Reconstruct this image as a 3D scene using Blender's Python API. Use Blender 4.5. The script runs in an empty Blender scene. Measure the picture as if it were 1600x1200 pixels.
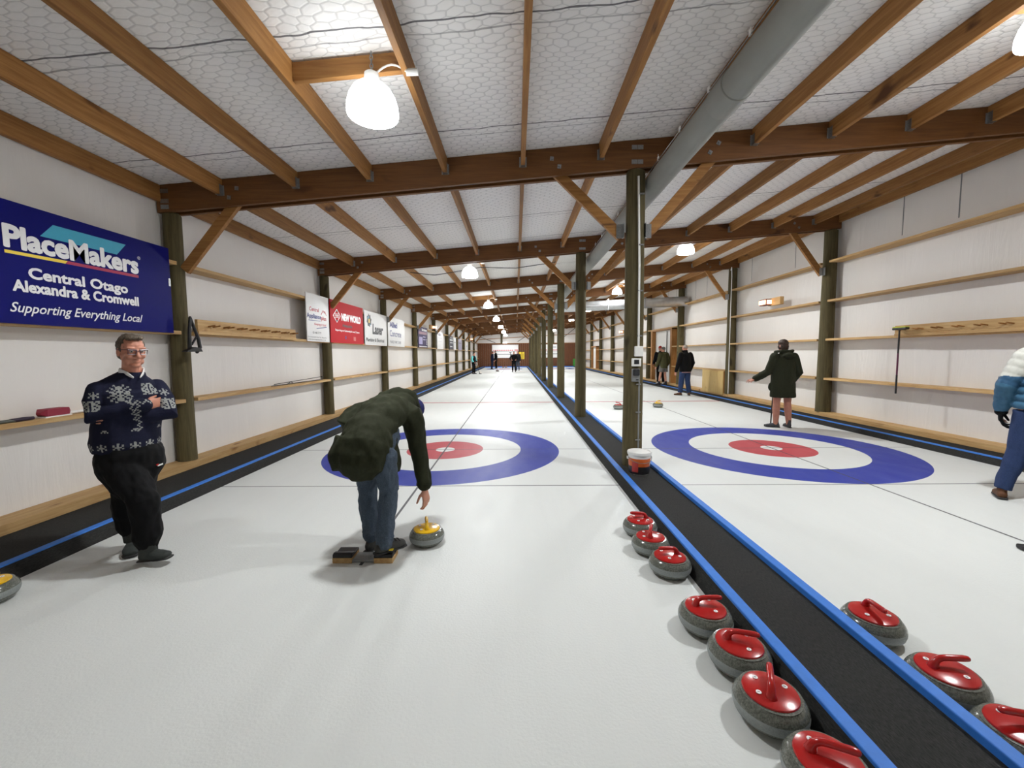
import bpy, math, random
from mathutils import Vector, Matrix
random.seed(7)
PI = math.pi
S = bpy.context.scene
COL = S.collection
V = Vector

# ------------------------------------------------------------------ camera (solved from the painted rings)
CF, CPITCH, CROLL, CYAW, CH = 641.26, 0.07425898, -0.00738126, 0.01003957, 1.54544

def cam_axes():
    c, s = math.cos(CYAW), math.sin(CYAW)
    right0 = V((c, s, 0)); fh = V((-s, c, 0))
    c, s = math.cos(CPITCH), math.sin(CPITCH)
    fwd = fh * c + V((0, 0, -s)); up0 = fh * s + V((0, 0, c))
    c, s = math.cos(CROLL), math.sin(CROLL)
    return right0 * c + up0 * s, up0 * c - right0 * s, fwd
RX, UX, FX = cam_axes()

def at(u, v, Y=None, X=None, Z=None):
    """world point seen at pixel (u,v) of the 1600x1200 frame at a known real depth"""
    r = RX * ((u - 800) / CF) - UX * ((v - 600) / CF) + FX
    if Y is not None: k = Y / r.y
    elif X is not None: k = X / r.x
    else: k = (Z - CH) / r.z
    return V((0, 0, CH)) + r * k

cd = bpy.data.cameras.new('camera'); cam = bpy.data.objects.new('camera', cd); COL.objects.link(cam)
cd.sensor_width = 36; cd.lens = 36 * CF / 1600; cd.clip_start = 0.05; cd.clip_end = 200
M = Matrix((RX, UX, -FX)).transposed().to_4x4(); M.translation = V((0, 0, CH)); cam.matrix_world = M
S.camera = cam

# ------------------------------------------------------------------ materials
def lin(c): return tuple((x / 12.92 if x <= .04045 else ((x + .055) / 1.055) ** 2.4) for x in c)
def srgb(r, g, b): return (*lin((r / 255, g / 255, b / 255)), 1)

class NT:
    """small helper to write shader node trees"""
    def __init__(s, name):
        s.m = bpy.data.materials.new(name); s.m.use_nodes = True
        s.t = s.m.node_tree; s.n = s.t.nodes; s.b = s.n['Principled BSDF']
    def new(s, typ, **kw):
        x = s.n.new(typ)
        for k, v in kw.items(): setattr(x, k, v)
        return x
    def put(s, sock, val):
        if hasattr(val, 'is_output'): s.t.links.new(val, sock)
        else: sock.default_value = val
    def math(s, op, a, b=0.0, c=None, clamp=False):
        x = s.new('ShaderNodeMath', operation=op, use_clamp=clamp)
        s.put(x.inputs[0], a); s.put(x.inputs[1], b)
        if c is not None: s.put(x.inputs[2], c)
        return x.outputs[0]
    def mix(s, fac, a, b, blend='MIX'):
        x = s.new('ShaderNodeMix', data_type='RGBA', blend_type=blend)
        s.put(x.inputs[0], fac); s.put(x.inputs[6], a); s.put(x.inputs[7], b)
        return x.outputs[2]
    def noise(s, vec, scale=5, detail=3, rough=.5, dist=0):
        x = s.new('ShaderNodeTexNoise'); s.put(x.inputs['Vector'], vec)
        x.inputs['Scale'].default_value = scale; x.inputs['Detail'].default_value = detail
        x.inputs['Roughness'].default_value = rough; x.inputs['Distortion'].default_value = dist
        return x.outputs['Fac']
    def coord(s, kind='Object', scale=(1, 1, 1), rnd=False):
        tc = s.new('ShaderNodeTexCoord'); o = tc.outputs[kind]
        if rnd:
            oi = s.new('ShaderNodeObjectInfo')
            c = s.new('ShaderNodeCombineXYZ')
            for i in range(3): s.put(c.inputs[i], s.math('MULTIPLY', oi.outputs['Random'], 37.0 + 11 * i))
            a = s.new('ShaderNodeVectorMath', operation='ADD'); s.put(a.inputs[0], o); s.put(a.inputs[1], c.outputs[0]); o = a.outputs[0]
        mp = s.new('ShaderNodeMapping'); s.put(mp.inputs['Vector'], o); mp.inputs['Scale'].default_value = scale
        return mp.outputs[0]
    def ramp(s, fac, stops, interp='LINEAR'):
        x = s.new('ShaderNodeValToRGB'); s.put(x.inputs[0], fac); cr = x.color_ramp; cr.interpolation = interp
        while len(cr.elements) < len(stops): cr.elements.new(1)
        for e, (p, c) in zip(cr.elements, stops): e.position = p; e.color = c
        return x.outputs[0]
    def bump(s, h, strength=.3, dist=.01):
        x = s.new('ShaderNodeBump'); x.inputs['Strength'].default_value = strength; x.inputs['Distance'].default_value = dist
        s.put(x.inputs['Height'], h); s.put(s.b.inputs['Normal'], x.outputs[0])
    def set(s, **kw):
        for k, v in kw.items(): s.put(s.b.inputs[k.replace('_', ' ')], v)
        return s.m

def plain(name, col, rough=.5, metal=0, var=.08, scale=30, bump=0, bscale=None, spec=.5, emit=None):
    t = NT(name); vec = t.coord()
    n = t.noise(vec, scale, 3)
    dark = tuple(c * (1 - var) for c in col[:3]) + (1,); lite = tuple(min(1, c * (1 + var)) for c in col[:3]) + (1,)
    t.set(Base_Color=t.ramp(n, [(.3, dark), (.7, lite)]), Roughness=rough, Metallic=metal, Specular_IOR_Level=spec)
    if bump: t.bump(t.noise(vec, bscale or scale * 3, 3), bump, .004)
    if emit: t.set(Emission_Color=col, Emission_Strength=emit)
    return t.m

def wood(name, a, b, knot, axis, rough=.6, var=.35):
    """sawn pine, grain running along the given object axis"""
    t = NT(name)
    sc = [14, 14, 14]; sc[axis] = .9
    vec = t.coord('Object', tuple(sc), True)
    g = t.noise(vec, 2.2, 4, .6, .6)
    ks = [3.4, 3.4, 3.4]; ks[axis] = 1.3
    k = t.noise(t.coord('Object', tuple(ks), True), 1.6, 2, .5, .4)
    col = t.mix(t.ramp(g, [(.35, (0, 0, 0, 1)), (.65, (1, 1, 1, 1))]), a, b)
    km = t.ramp(k, [(.66, (0, 0, 0, 1)), (.76, (1, 1, 1, 1))])
    col = t.mix(km, col, knot)
    oi = t.new('ShaderNodeObjectInfo')
    f = t.math('MULTIPLY_ADD', oi.outputs['Random'], var, 1 - var / 2)
    hsv = t.new('ShaderNodeHueSaturation'); t.put(hsv.inputs['Color'], col); t.put(hsv.inputs['Value'], f)
    t.set(Base_Color=hsv.outputs[0], Roughness=rough, Specular_IOR_Level=.3)
    t.bump(g, .15, .004)
    return t.m

W_A, W_B, W_K = srgb(164, 118, 66), srgb(138, 94, 48), srgb(88, 54, 26)
MAT = {}
MAT['wood_x'] = wood('pine_grain_across', W_A, W_B, W_K, 0)
MAT['wood_y'] = wood('pine_grain_along', W_A, W_B, W_K, 1)
MAT['wood_z'] = wood('pine_grain_upright', W_A, W_B, W_K, 2)
MAT['beam'] = wood('laminated_beam_timber', srgb(116, 76, 38), srgb(98, 62, 30), srgb(70, 42, 20), 0, .55, .2)
MAT['girt'] = wood('pale_pine', srgb(196, 164, 114), srgb(176, 138, 88), srgb(132, 92, 52), 1)
MAT['post'] = wood('treated_pole', srgb(92, 84, 56), srgb(72, 64, 40), srgb(50, 43, 26), 2, .8, .15)
MAT['clad'] = wood('brown_plank', srgb(108, 68, 42), srgb(86, 52, 32), srgb(62, 38, 24), 2, .6, .1)
MAT['ply'] = wood('plywood', srgb(206, 178, 120), srgb(190, 160, 100), srgb(160, 124, 74), 2, .6, .1)
MAT['galv'] = plain('galvanised_steel', srgb(150, 152, 152), .35, .8, .15, 60)
MAT['carpet'] = None
MAT['white_paint'] = plain('white_plastic', srgb(232, 232, 228), .4, 0, .03)
MAT['black'] = plain('black_plastic', srgb(22, 22, 24), .5, 0, .1)
MAT['dark'] = plain('dark_glass', srgb(40, 42, 46), .15, 0, .05)
MAT['blue_foam'] = plain('blue_foam', srgb(44, 116, 206), .6, 0, .06, 25, .1)
MAT['duct_cloth'] = plain('grey_duct_cloth', srgb(142, 143, 137), .8, 0, .05, 4, .15, 60)
MAT['duct_steel'] = plain('shiny_duct_steel', srgb(196, 198, 200), .28, .9, .08, 8, .3, 14)
MAT['grey'] = plain('grey_plastic', srgb(130, 132, 132), .5)

def carpet():
    t = NT('black_walkway_carpet'); vec = t.coord('Object', (1, .25, 1))
    n = t.noise(vec, 160, 3, .7); n2 = t.noise(t.coord(), 2.5, 3)
    c = t.ramp(n, [(.3, srgb(24, 24, 24)), (.75, srgb(58, 58, 56))])
    c = t.mix(t.math('MULTIPLY', n2, .5), c, srgb(30, 30, 30))
    t.set(Base_Color=c, Roughness=.9, Specular_IOR_Level=.2); t.bump(n, .5, .006); return t.m
MAT['carpet'] = carpet()

def ice():
    t = NT('curling_ice'); g = t.new('ShaderNodeNewGeometry'); sp = t.new('ShaderNodeSeparateXYZ'); t.put(sp.inputs[0], g.outputs['Position'])
    x, y = sp.outputs[0], sp.outputs[1]
    ax = t.math('ABSOLUTE', t.math('ADD', x, 1.154)); bx = t.math('ABSOLUTE', t.math('SUBTRACT', x, 4.099))
    dx = t.math('MINIMUM', ax, bx)
    q = t.math('ABSOLUTE', t.math('SUBTRACT', y, 23.92))
    dy = t.math('ABSOLUTE', t.math('SUBTRACT', q, 17.372))
    d = t.math('SQRT', t.math('ADD', t.math('MULTIPLY', dx, dx), t.math('MULTIPLY', dy, dy)))
    p = g.outputs['Position']
    def nz(scale, detail, sx=1, sy=1):
        mp = t.new('ShaderNodeMapping'); t.put(mp.inputs['Vector'], p); mp.inputs['Scale'].default_value = (sx, sy, 1)
        return t.noise(mp.outputs[0], scale, detail)
    streak = nz(3.0, 3, 3, .12); patch = nz(.9, 3)
    white = t.mix(t.math('MULTIPLY', streak, .5), srgb(224, 227, 224), srgb(214, 217, 215))
    white = t.mix(t.math('MULTIPLY', patch, .3), white, srgb(205, 209, 206))
    blue = t.mix(patch, srgb(44, 56, 148), srgb(56, 70, 160)); red = t.mix(patch, srgb(176, 62, 72), srgb(190, 84, 90))
    def lt(v, w): return t.math('LESS_THAN', v, w)
    c = white
    c = t.mix(lt(d, 1.829), c, blue); c = t.mix(lt(d, 1.22), c, white)
    c = t.mix(lt(d, .61), c, red); c = t.mix(lt(d, .152), c, white)
    line = lt(dx, .0125)
    line = t.math('MULTIPLY', line, t.math('GREATER_THAN', y, 2.9))
    line = t.math('MAXIMUM', line, lt(dy, .01))
    line = t.math('MAXIMUM', line, lt(t.math('ABSOLUTE', t.math('SUBTRACT', q, 19.208)), .01))
    c = t.mix(t.math('MULTIPLY', line, .92), c, srgb(70, 70, 74))
    hog = lt(t.math('ABSOLUTE', t.math('SUBTRACT', q, 10.97)), .06)
    c = t.mix(t.math('MULTIPLY', hog, 1.0), c, srgb(180, 60, 70))
    peb = nz(70, 2); wet = nz(5, 3, 1, .4)
    rough = t.math('MULTIPLY_ADD', wet, .25, .34)
    t.set(Base_Color=c, Roughness=rough, Specular_IOR_Level=.16)
    h = t.math('ADD', peb, t.math('MULTIPLY', wet, .6))
    t.bump(h, .24, .006); return t.m
MAT['ice'] = ice()

def ceiling_mat():
    t = NT('netted_insulation'); g = t.new('ShaderNodeNewGeometry'); sp = t.new('ShaderNodeSeparateXYZ'); t.put(sp.inputs[0], g.outputs['Position'])
    mp = t.new('ShaderNodeMapping'); t.put(mp.inputs['Vector'], g.outputs['Position'])
    wob = t.noise(mp.outputs[0], 3.0, 2); wob2 = t.noise(mp.outputs[0], 2.3, 2)
    x = t.math('MULTIPLY', t.math('ADD', sp.outputs[0], t.math('MULTIPLY', wob, .16)), 1 / .135)
    y = t.math('MULTIPLY', t.math('ADD', sp.outputs[1], t.math('MULTIPLY', wob2, .16)), .866 / .062)
    R3 = 1.7320508
    def cell(ox, oy):
        a = t.math('SUBTRACT', t.math('FLOORED_MODULO', t.math('ADD', x, ox), 1.0), .5)
        b = t.math('SUBTRACT', t.math('FLOORED_MODULO', t.math('ADD', y, oy), R3), R3 / 2)
        ax, ay = t.math('ABSOLUTE', a), t.math('ABSOLUTE', b)
        return t.math('MAXIMUM', ax, t.math('ADD', t.math('MULTIPLY', ax, .5), t.math('MULTIPLY', ay, .8660254)))
    h = t.math('MINIMUM', cell(0, 0), cell(.5, R3 / 2))
    wire = t.ramp(h, [(.42, (0, 0, 0, 1)), (.485, (1, 1, 1, 1))])
    puff = t.ramp(h, [(0, (1, 1, 1, 1)), (.35, (.75, .75, .75, 1)), (.5, (0, 0, 0, 1))], 'EASE')
    yy = sp.outputs[1]
    sm = t.math('ABSOLUTE', t.math('SUBTRACT', t.math('FLOORED_MODULO', t.math('ADD', yy, t.math('MULTIPLY_ADD', wob, .08, -.17)), 1.45), .1))
    seam = t.math('LESS_THAN', sm, .008)
    sm2 = t.math('ABSOLUTE', t.math('SUBTRACT', t.math('FLOORED_MODULO', t.math('ADD', yy, t.math('MULTIPLY', wob2, .1)), 1.45), .4))
    seam2 = t.math('MULTIPLY', t.math('LESS_THAN', sm2, .007), t.math('MULTIPLY', wob, .9))
    c = t.mix(t.math('MULTIPLY', t.noise(mp.outputs[0], 1.2, 3), .5), srgb(244, 243, 240), srgb(233, 232, 229))
    c = t.mix(t.math('MULTIPLY', wire, .3), c, srgb(118, 120, 120))
    c = t.mix(t.math('MAXIMUM', t.math('MULTIPLY', seam, .85), seam2), c, srgb(60, 60, 66))
    t.set(Base_Color=c, Roughness=.7, Specular_IOR_Level=.25)
    t.bump(puff, .3, .02); return t.m
MAT['ceiling'] = ceiling_mat()

def wrap_mat():
    t = NT('white_wall_wrap'); g = t.new('ShaderNodeNewGeometry')
    mp = t.new('ShaderNodeMapping'); t.put(mp.inputs['Vector'], g.outputs['Position']); mp.inputs['Scale'].default_value = (1, 1, .13)
    n = t.noise(mp.outputs[0], 6, 5, .62, .5)
    mp2 = t.new('ShaderNodeMapping'); t.put(mp2.inputs['Vector'], g.outputs['Position']); mp2.inputs['Scale'].default_value = (.6, .6, .25)
    n2 = t.noise(mp2.outputs[0], 2.4, 3)
    c = t.mix(n2, srgb(232, 229, 224), srgb(221, 218, 213))
    t.set(Base_Color=c, Roughness=.42, Specular_IOR_Level=.35)
    t.bump(t.math('ADD', n, t.math('MULTIPLY', n2, .8)), .35, .03); return t.m
MAT['wrap'] = wrap_mat()

def granite(name, a, b, c2):
    t = NT(name); vec = t.coord('Object')
    n = t.noise(vec, 130, 4, .7); v = t.noise(vec, 40, 3, .6)
    sp = t.new('ShaderNodeSeparateXYZ'); t.put(sp.inputs[0], vec)
    band = t.math('LESS_THAN', t.math('ABSOLUTE', t.math('SUBTRACT', sp.outputs[2], .06)), .02)
    col = t.ramp(n, [(.3, a), (.5, b), (.72, c2)])
    col = t.mix(t.math('MULTIPLY', v, .4), col, a)
    col = t.mix(t.math('MULTIPLY', band, .45), col, srgb(168, 176, 178))
    rough = t.math('MULTIPLY_ADD', band, .35, .16)
    t.set(Base_Color=col, Roughness=rough, Specular_IOR_Level=.6); return t.m
MAT['granite'] = granite('polished_granite', srgb(66, 69, 63), srgb(108, 111, 103), srgb(142, 145, 135))
MAT['red_plastic'] = plain('glossy_red_plastic', srgb(172, 28, 26), .2, 0, .06, 20)
MAT['yellow_plastic'] = plain('glossy_yellow_plastic', srgb(226, 178, 22), .2, 0, .06, 20)

def lampmat():
    t = NT('glowing_lamp_shade'); t.set(Base_Color=(.9, .9, .88, 1), Roughness=.3, Emission_Color=(.95, .98, 1, 1), Emission_Strength=SHADE)
    return t.m
SHADE = 9.0; EXPOSURE = 0.17; LCOL = (.965, .985, 1.0)
MAT['lamp'] = lampmat()

# ------------------------------------------------------------------ mesh builder
class MB:
    def __init__(s): s.v = []; s.f = []; s.mi = []
    def add(s, vs, fs, mi=0):
        o = len(s.v); s.v += [tuple(v) for v in vs]; s.f += [tuple(i + o for i in f) for f in fs]; s.mi += [mi] * len(fs); return s
    def box(s, c, size, mi=0, R=None):
        x, y, z = (k / 2 for k in size)
        vs = [V(p) for p in [(-x, -y, -z), (x, -y, -z), (x, y, -z), (-x, y, -z), (-x, -y, z), (x, -y, z), (x, y, z), (-x, y, z)]]
        if R is not None: vs = [R @ v for v in vs]
        c = V(c)
        return s.add([v + c for v in vs], [(0, 3, 2, 1), (4, 5, 6, 7), (0, 1, 5, 4), (1, 2, 6, 5), (2, 3, 7, 6), (3, 0, 4, 7)], mi)
    def bar(s, a, b, w, h, up=(0, 0, 1), mi=0):
        """rectangular bar from a to b; w across, h along the 'up' side"""
        a, b = V(a), V(b); t = (b - a).normalized(); side = t.cross(V(up)).normalized(); u = side.cross(t)
        vs = [p + side * (i * w / 2) + u * (j * h / 2) for p in (a, b) for i, j in ((-1, -1), (1, -1), (1, 1), (-1, 1))]
        return s.add(vs, [(3, 2, 1, 0), (4, 5, 6, 7), (0, 1, 5, 4), (1, 2, 6, 5), (2, 3, 7, 6), (3, 0, 4, 7)], mi)
    def tube(s, pts, radii, seg=12, caps='flat', side=None, mi=0):
        """tapered tube through points; radii r or (ra, rb); caps flat, round or none"""
        pts = [V(p) for p in pts]; n = len(pts)
        rr = [(r, r) if not isinstance(r, (tuple, list)) else r for r in (radii if isinstance(radii, (list,)) else [radii] * n)]
        tang = []
        for i in range(n):
            t = (pts[min(i + 1, n - 1)] - pts[max(i - 1, 0)])
            tang.append(t.normalized() if t.length > 1e-9 else V((0, 0, 1)))
        rings = []
        ref = V(side) if side is not None else None
        if ref is None:
            ref = V((1, 0, 0)) if abs(tang[0].x) < .8 else V((0, 1, 0))
        frames = []
        for t in tang:
            a = ref - t * ref.dot(t)
            if a.length < 1e-6: a = t.orthogonal()
            a.normalize(); b = t.cross(a)
            if side is None: ref = a
            frames.append((a, b))
        def ring(c, ra, rb, a, b): return [c + a * (ra * math.cos(2 * PI * k / seg)) + b * (rb * math.sin(2 * PI * k / seg)) for k in range(seg)]
        if caps == 'round':
            a, b = frames[0]; r = min(rr[0])
            for th in (80, 55, 28): rings.append(ring(pts[0] - tang[0] * r * math.sin(math.radians(th)), rr[0][0] * math.cos(math.radians(th)), rr[0][1] * math.cos(math.radians(th)), a, b))
        for p, (ra, rb), (a, b) in zip(pts, rr, frames): rings.append(ring(p, ra, rb, a, b))
        if caps == 'round':
            a, b = frames[-1]; r = min(rr[-1])
            for th in (28, 55, 80): rings.append(ring(pts[-1] + tang[-1] * r * math.sin(math.radians(th)), rr[-1][0] * math.cos(math.radians(th)), rr[-1][1] * math.cos(math.radians(th)), a, b))
        vs = [v for r in rings for v in r]; fs = []
        for i in range(len(rings) - 1):
            for k in range(seg):
                k2 = (k + 1) % seg
                fs.append((i * seg + k, i * seg + k2, (i + 1) * seg + k2, (i + 1) * seg + k))
        if caps != 'none':
            fs.append(tuple(range(seg))[::-1]); fs.append(tuple((len(rings) - 1) * seg + k for k in range(seg)))
        return s.add(vs, fs, mi)
    def lathe(s, prof, c=(0, 0, 0), seg=32, mi=0, axis=None, close=True):
        """profile [(r,z)] spun about z (or an axis frame)"""
        c = V(c); A = Matrix.Identity(3) if axis is None else V((0, 0, 1)).rotation_difference(V(axis)).to_matrix()
        vs = []; fs = []
        for r, z in prof:
            for k in range(seg): vs.append(c + A @ V((r * math.cos(2 * PI * k / seg), r * math.sin(2 * PI * k / seg), z)))
        for i in range(len(prof) - 1):
            for k in range(seg):
                k2 = (k + 1) % seg; fs.append((i * seg + k, i * seg + k2, (i + 1) * seg + k2, (i + 1) * seg + k))
        if close:
            if prof[0][0] > 1e-6: fs.append(tuple(range(seg))[::-1])
            if prof[-1][0] > 1e-6: fs.append(tuple((len(prof) - 1) * seg + k for k in range(seg)))
        return s.add(vs, fs, mi)
    def ball(s, c, r, R=None, seg=16, rings=10, mi=0):
        r = (r, r, r) if not isinstance(r, (tuple, list)) else r
        c = V(c); vs = []; fs = []
        for i in range(1, rings):
            th = PI * i / rings
            for k in range(seg):
                p = V((r[0] * math.sin(th) * math.cos(2 * PI * k / seg), r[1] * math.sin(th) * math.sin(2 * PI * k / seg), r[2] * math.cos(th)))
                vs.append(c + (R @ p if R is not None else p))
        n = len(vs)
        for z in (r[2], -r[2]):
            p = V((0, 0, z)); vs.append(c + (R @ p if R is not None else p))
        for i in range(rings - 2):
            for k in range(seg):
                k2 = (k + 1) % seg; fs.append((i * seg + k, (i + 1) * seg + k, (i + 1) * seg + k2, i * seg + k2))
        for k in range(seg):
            k2 = (k + 1) % seg; fs.append((n, k, k2)); fs.append((n + 1, (rings - 2) * seg + k2, (rings - 2) * seg + k))
        return s.add(vs, fs, mi)
    def prism(s, poly, axis, d0, d1, mi=0):
        """polygon of 2-D points extruded along 'x','y' or 'z' between d0 and d1"""
        def P(p, d): return {'x': (d, p[0], p[1]), 'y': (p[0], d, p[1]), 'z': (p[0], p[1], d)}[axis]
        n = len(poly); vs = [P(p, d0) for p in poly] + [P(p, d1) for p in poly]
        fs = [tuple(range(n))[::-1], tuple(range(n, 2 * n))] + [(k, (k + 1) % n, n + (k + 1) % n, n + k) for k in range(n)]
        return s.add(vs, fs, mi)

ORG = {}
def link(o, parent=None, org=V((0, 0, 0))):
    COL.objects.link(o)
    if parent is not None:
        o.parent = parent; ORG[o.name] = ORG[parent.name]
    else:
        o.location = org; ORG[o.name] = V(org)
    return o
def mk(name, mb, mats, parent=None, org=(0, 0, 0), smooth=False, bevel=0, fixn=True):
    """ONE mesh object; vertices are given in world space (or in the thing's own space when its origin is 0)"""
    o0 = ORG[parent.name] if parent is not None else V(org)
    me = bpy.data.meshes.new(name); me.from_pydata([V(v) - o0 for v in mb.v], [], mb.f)
    for m in (mats if isinstance(mats, (list, tuple)) else [mats]): me.materials.append(m)
    if any(mb.mi): me.polygons.foreach_set('material_index', mb.mi)
    if fixn:
        import bmesh
        b = bmesh.new(); b.from_mesh(me); bmesh.ops.recalc_face_normals(b, faces=b.faces); b.to_mesh(me); b.free()
    if smooth:
        me.polygons.foreach_set('use_smooth', [True] * len(me.polygons))
        try: me.set_sharp_from_angle(angle=math.radians(40))
        except Exception: pass
    o = bpy.data.objects.new(name, me); link(o, parent, o0)
    if bevel:
        bv = o.modifiers.new('bevel', 'BEVEL'); bv.width = bevel; bv.segments = 2; bv.limit_method = 'ANGLE'
    return o
def tag(o, label, cat, group=None):
    o['label'] = label; o['category'] = cat
    if group: o['group'] = group
    return o
def thing(name, label, cat, loc=(0, 0, 0), group=None, rotz=0):
    o = bpy.data.objects.new(name, None); o.empty_display_size = .1
    link(o, None, V(loc)); o.rotation_euler = (0, 0, rotz)
    if label: tag(o, label, cat, group)
    return o
def struct(o):
    o['kind'] = 'structure'; return o
def dup(src, loc, rotz=None, label=None, group=None, scale=None):
    """copy of a thing with copies of its parts and sub-parts"""
    def cp(o, par):
        c = o.copy(); COL.objects.link(c)
        if par is not None: c.parent = par
        for ch in list(o.children): cp(ch, c)
        return c
    r = cp(src, None); r.location = loc; ORG[r.name] = V(loc)
    if rotz is not None: r.rotation_euler = (0, 0, rotz)
    if label: r['label'] = label
    if group: r['group'] = group
    return r
NTH = ['nearest', 'second', 'third', 'fourth', 'fifth', 'sixth', 'seventh', 'eighth', 'ninth', 'tenth', 'eleventh', 'twelfth', 'thirteenth', 'fourteenth']
FST = ['first'] + NTH[1:]

def text_part(name, s, rect, mat, parent, plane_x, bold=0, shear=0, facing=1, axis='x', label=None, thick=.002, space=1.0, heavy=0):
    """lettering fitted to rect (a0,a1,z0,z1) on a board; facing +1 reads along +Y (left wall), end wall uses axis 'y'"""
    cu = bpy.data.curves.new(name, 'FONT'); cu.body = s; cu.size = 1; cu.offset = bold; cu.shear = shear; cu.space_character = space
    cu.fill_mode = 'BOTH'; cu.resolution_u = 3
    tmp = bpy.data.objects.new('tmp', cu); COL.objects.link(tmp)
    dg = bpy.context.evaluated_depsgraph_get(); dg.update()
    me = bpy.data.meshes.new_from_object(tmp.evaluated_get(dg)); COL.objects.unlink(tmp); bpy.data.objects.remove(tmp)
    xs = [v.co.x for v in me.vertices]; ys = [v.co.y for v in me.vertices]
    x0, x1, y0, y1 = min(xs), max(xs), min(ys), max(ys); a0, a1, z0, z1 = rect
    mb = MB(); fr = []; n = len(me.vertices)
    pts = [((v.co.x - x0) / (x1 - x0) * (a1 - a0) + a0, (v.co.y - y0) / (y1 - y0) * (z1 - z0) + z0) for v in me.vertices]
    # lettering has a little thickness, like cut vinyl
    bot, top = plane_x, plane_x + thick * facing
    def P(p, d): return (d, p[0], p[1]) if axis == 'x' else (p[0], d, p[1])
    vs = [P(p, top) for p in pts]; fs = [tuple(p.vertices) for p in me.polygons]
    for ox, oz in ([(0, 0)] if not heavy else [(heavy * math.cos(q * PI / 4), heavy * math.sin(q * PI / 4)) for q in range(8)] + [(0, 0)]):
        mb.add([V(v) + (V((0, ox, oz)) if axis == 'x' else V((ox, 0, oz))) + V((.00002 * len(mb.v) / max(1, len(vs)), 0, 0)) for v in vs], fs)
    bpy.data.meshes.remove(me)
    o = mk(name, mb, mat, parent, fixn=False)
    if label: o['label'] = label
    return o
# ================================================================== THE HALL
XL, XR = -4.42, 7.14            # wall planes
Y0, Y1 = -2.96, 46.2            # back wall, end wall
ROWS = [5.24 + 4.1 * k for k in range(10)]
def zt(x): return 3.978 + .079 * x     # underside of the insulation
def zb(x): return 3.652 + .079 * x     # underside of the beams

mb = MB(); mb.add([(XL, Y0, 0), (XR, Y0, 0), (XR, Y1, 0), (XL, Y1, 0)], [(0, 1, 2, 3)])
struct(mk('floor', mb, MAT['ice']))
mb = MB(); e = .004
mb.prism([(XL - .1, zt(XL - .1) + e), (XR + .1, zt(XR + .1) + e), (XR + .1, zt(XR + .1) + .12), (XL - .1, zt(XL - .1) + .12)], 'y', Y0 - .1, Y1 + .1)
struct(mk('ceiling', mb, MAT['ceiling']))
mb = MB(); mb.box(((XL - .05), (Y0 + Y1) / 2, zt(XL) / 2), (.1, Y1 - Y0 + .2, zt(XL)))
struct(mk('wall_left', mb, MAT['wrap']))
mb = MB(); mb.box(((XR + .05), (Y0 + Y1) / 2, zt(XR) / 2), (.1, Y1 - Y0 + .2, zt(XR)))
wr = struct(mk('wall_right', mb, MAT['wrap']))
mb = MB()
for k in range(46):                       # taped seams in the upper wrap of the right wall
    if k % 3 != 1: mb.box((XR - .002, 2.0 + k * .97, zt(XR) - .45), (.004, .018, .85))
mk('wrap_seam', mb, MAT['grey'], wr)
for nm, y, d in (('wall_end', Y1, 1), ('wall_back', Y0, -1)):
    mb = MB(); mb.prism([(XL, 0), (XR, 0), (XR, zt(XR)), (XL, zt(XL))], 'y', y, y + .1 * d)
    w = struct(mk(nm, mb, MAT['wrap']))
    if d == 1:
        mb = MB(); x = -4.3; k = 0
        while x < 6.69:
            wd = .22; mb.box((x + wd / 2, y - .03, 1.34), (wd - .006, .05 + .006 * (k % 2), 2.66)); x += wd; k += 1
        mk('plank_cladding', mb, MAT['clad'], w)
        mb = MB(); mb.box((1.2, y - .065, 2.68), (11.0, .03, .06)); mk('cladding_cap', mb, MAT['wood_x'], w)
        mb = MB()
        for px in (-1.59, 4.18): mb.box((px, y - .06, 3.25), (.22, .1, 1.2))
        mk('gable_stud', mb, MAT['post'], w)
        mb = MB()
        for a, b in (((-4.1, 3.45), (-2.3, 2.75)), ((.2, 2.85), (1.35, 3.6)), ((5.0, 3.05), (6.6, 4.3))): mb.bar((a[0], y - .04, a[1]), (b[0], y - .04, b[1]), .03, .05)
        mk('gable_brace', mb, MAT['black'], w)
        mb = MB(); mb.bar((XL + .1, y - .04, 3.1), (XR - .1, y - .04, 3.7), .05, .06); mk('gable_rail', mb, MAT['wood_x'], w)

# raised black walkways with blue foam edges
PZ = .1
def walkway(name, poly, strips):
    mb = MB(); mb.prism(poly, 'y', Y0 + .01, Y1 - .07)
    w = struct(mk(name, mb, MAT['carpet']))
    for x0, x1, z0, z1 in strips:
        mb = MB(); mb.box(((x0 + x1) / 2, (Y0 + Y1) / 2, (z0 + z1) / 2), (x1 - x0, Y1 - Y0 - .1, z1 - z0)); mk('blue_edge_strip', mb, MAT['blue_foam'], w, bevel=.006)
walkway('trim_1', [(XL, 0), (-3.487, 0), (-3.55, PZ), (XL, PZ)], [(-3.618, -3.552, .05, PZ + .012)])
walkway('trim_2', [(1.197, 0), (1.766, 0), (1.766, PZ), (1.245, PZ)], [(1.243, 1.308, .05, PZ + .012), (1.70, 1.764, .03, PZ + .036)])
walkway('trim_3', [(6.408, 0), (XR, 0), (XR, .09), (6.465, .09)], [(6.463, 6.525, .05, .102)])
for nm, a, b in (('trim_4', -3.487, 1.197), ('trim_5', 1.766, 6.408)):
    mb = MB(); mb.box(((a + b) / 2, Y1 - .42, .05), (b - a, .3, .1)); struct(mk(nm, mb, MAT['blue_foam']))
# timber bottom plates against the walls
for nm, x0, x1, z0 in (('baseboard_left', XL, -4.16, PZ), ('baseboard_right', 6.85, XR, .09)):
    mb = MB(); mb.box(((x0 + x1) / 2, (Y0 + Y1) / 2, z0 + .045), (abs(x1 - x0), Y1 - Y0 - .12, .088)); struct(mk(nm, mb, MAT['girt'], bevel=.004))

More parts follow.
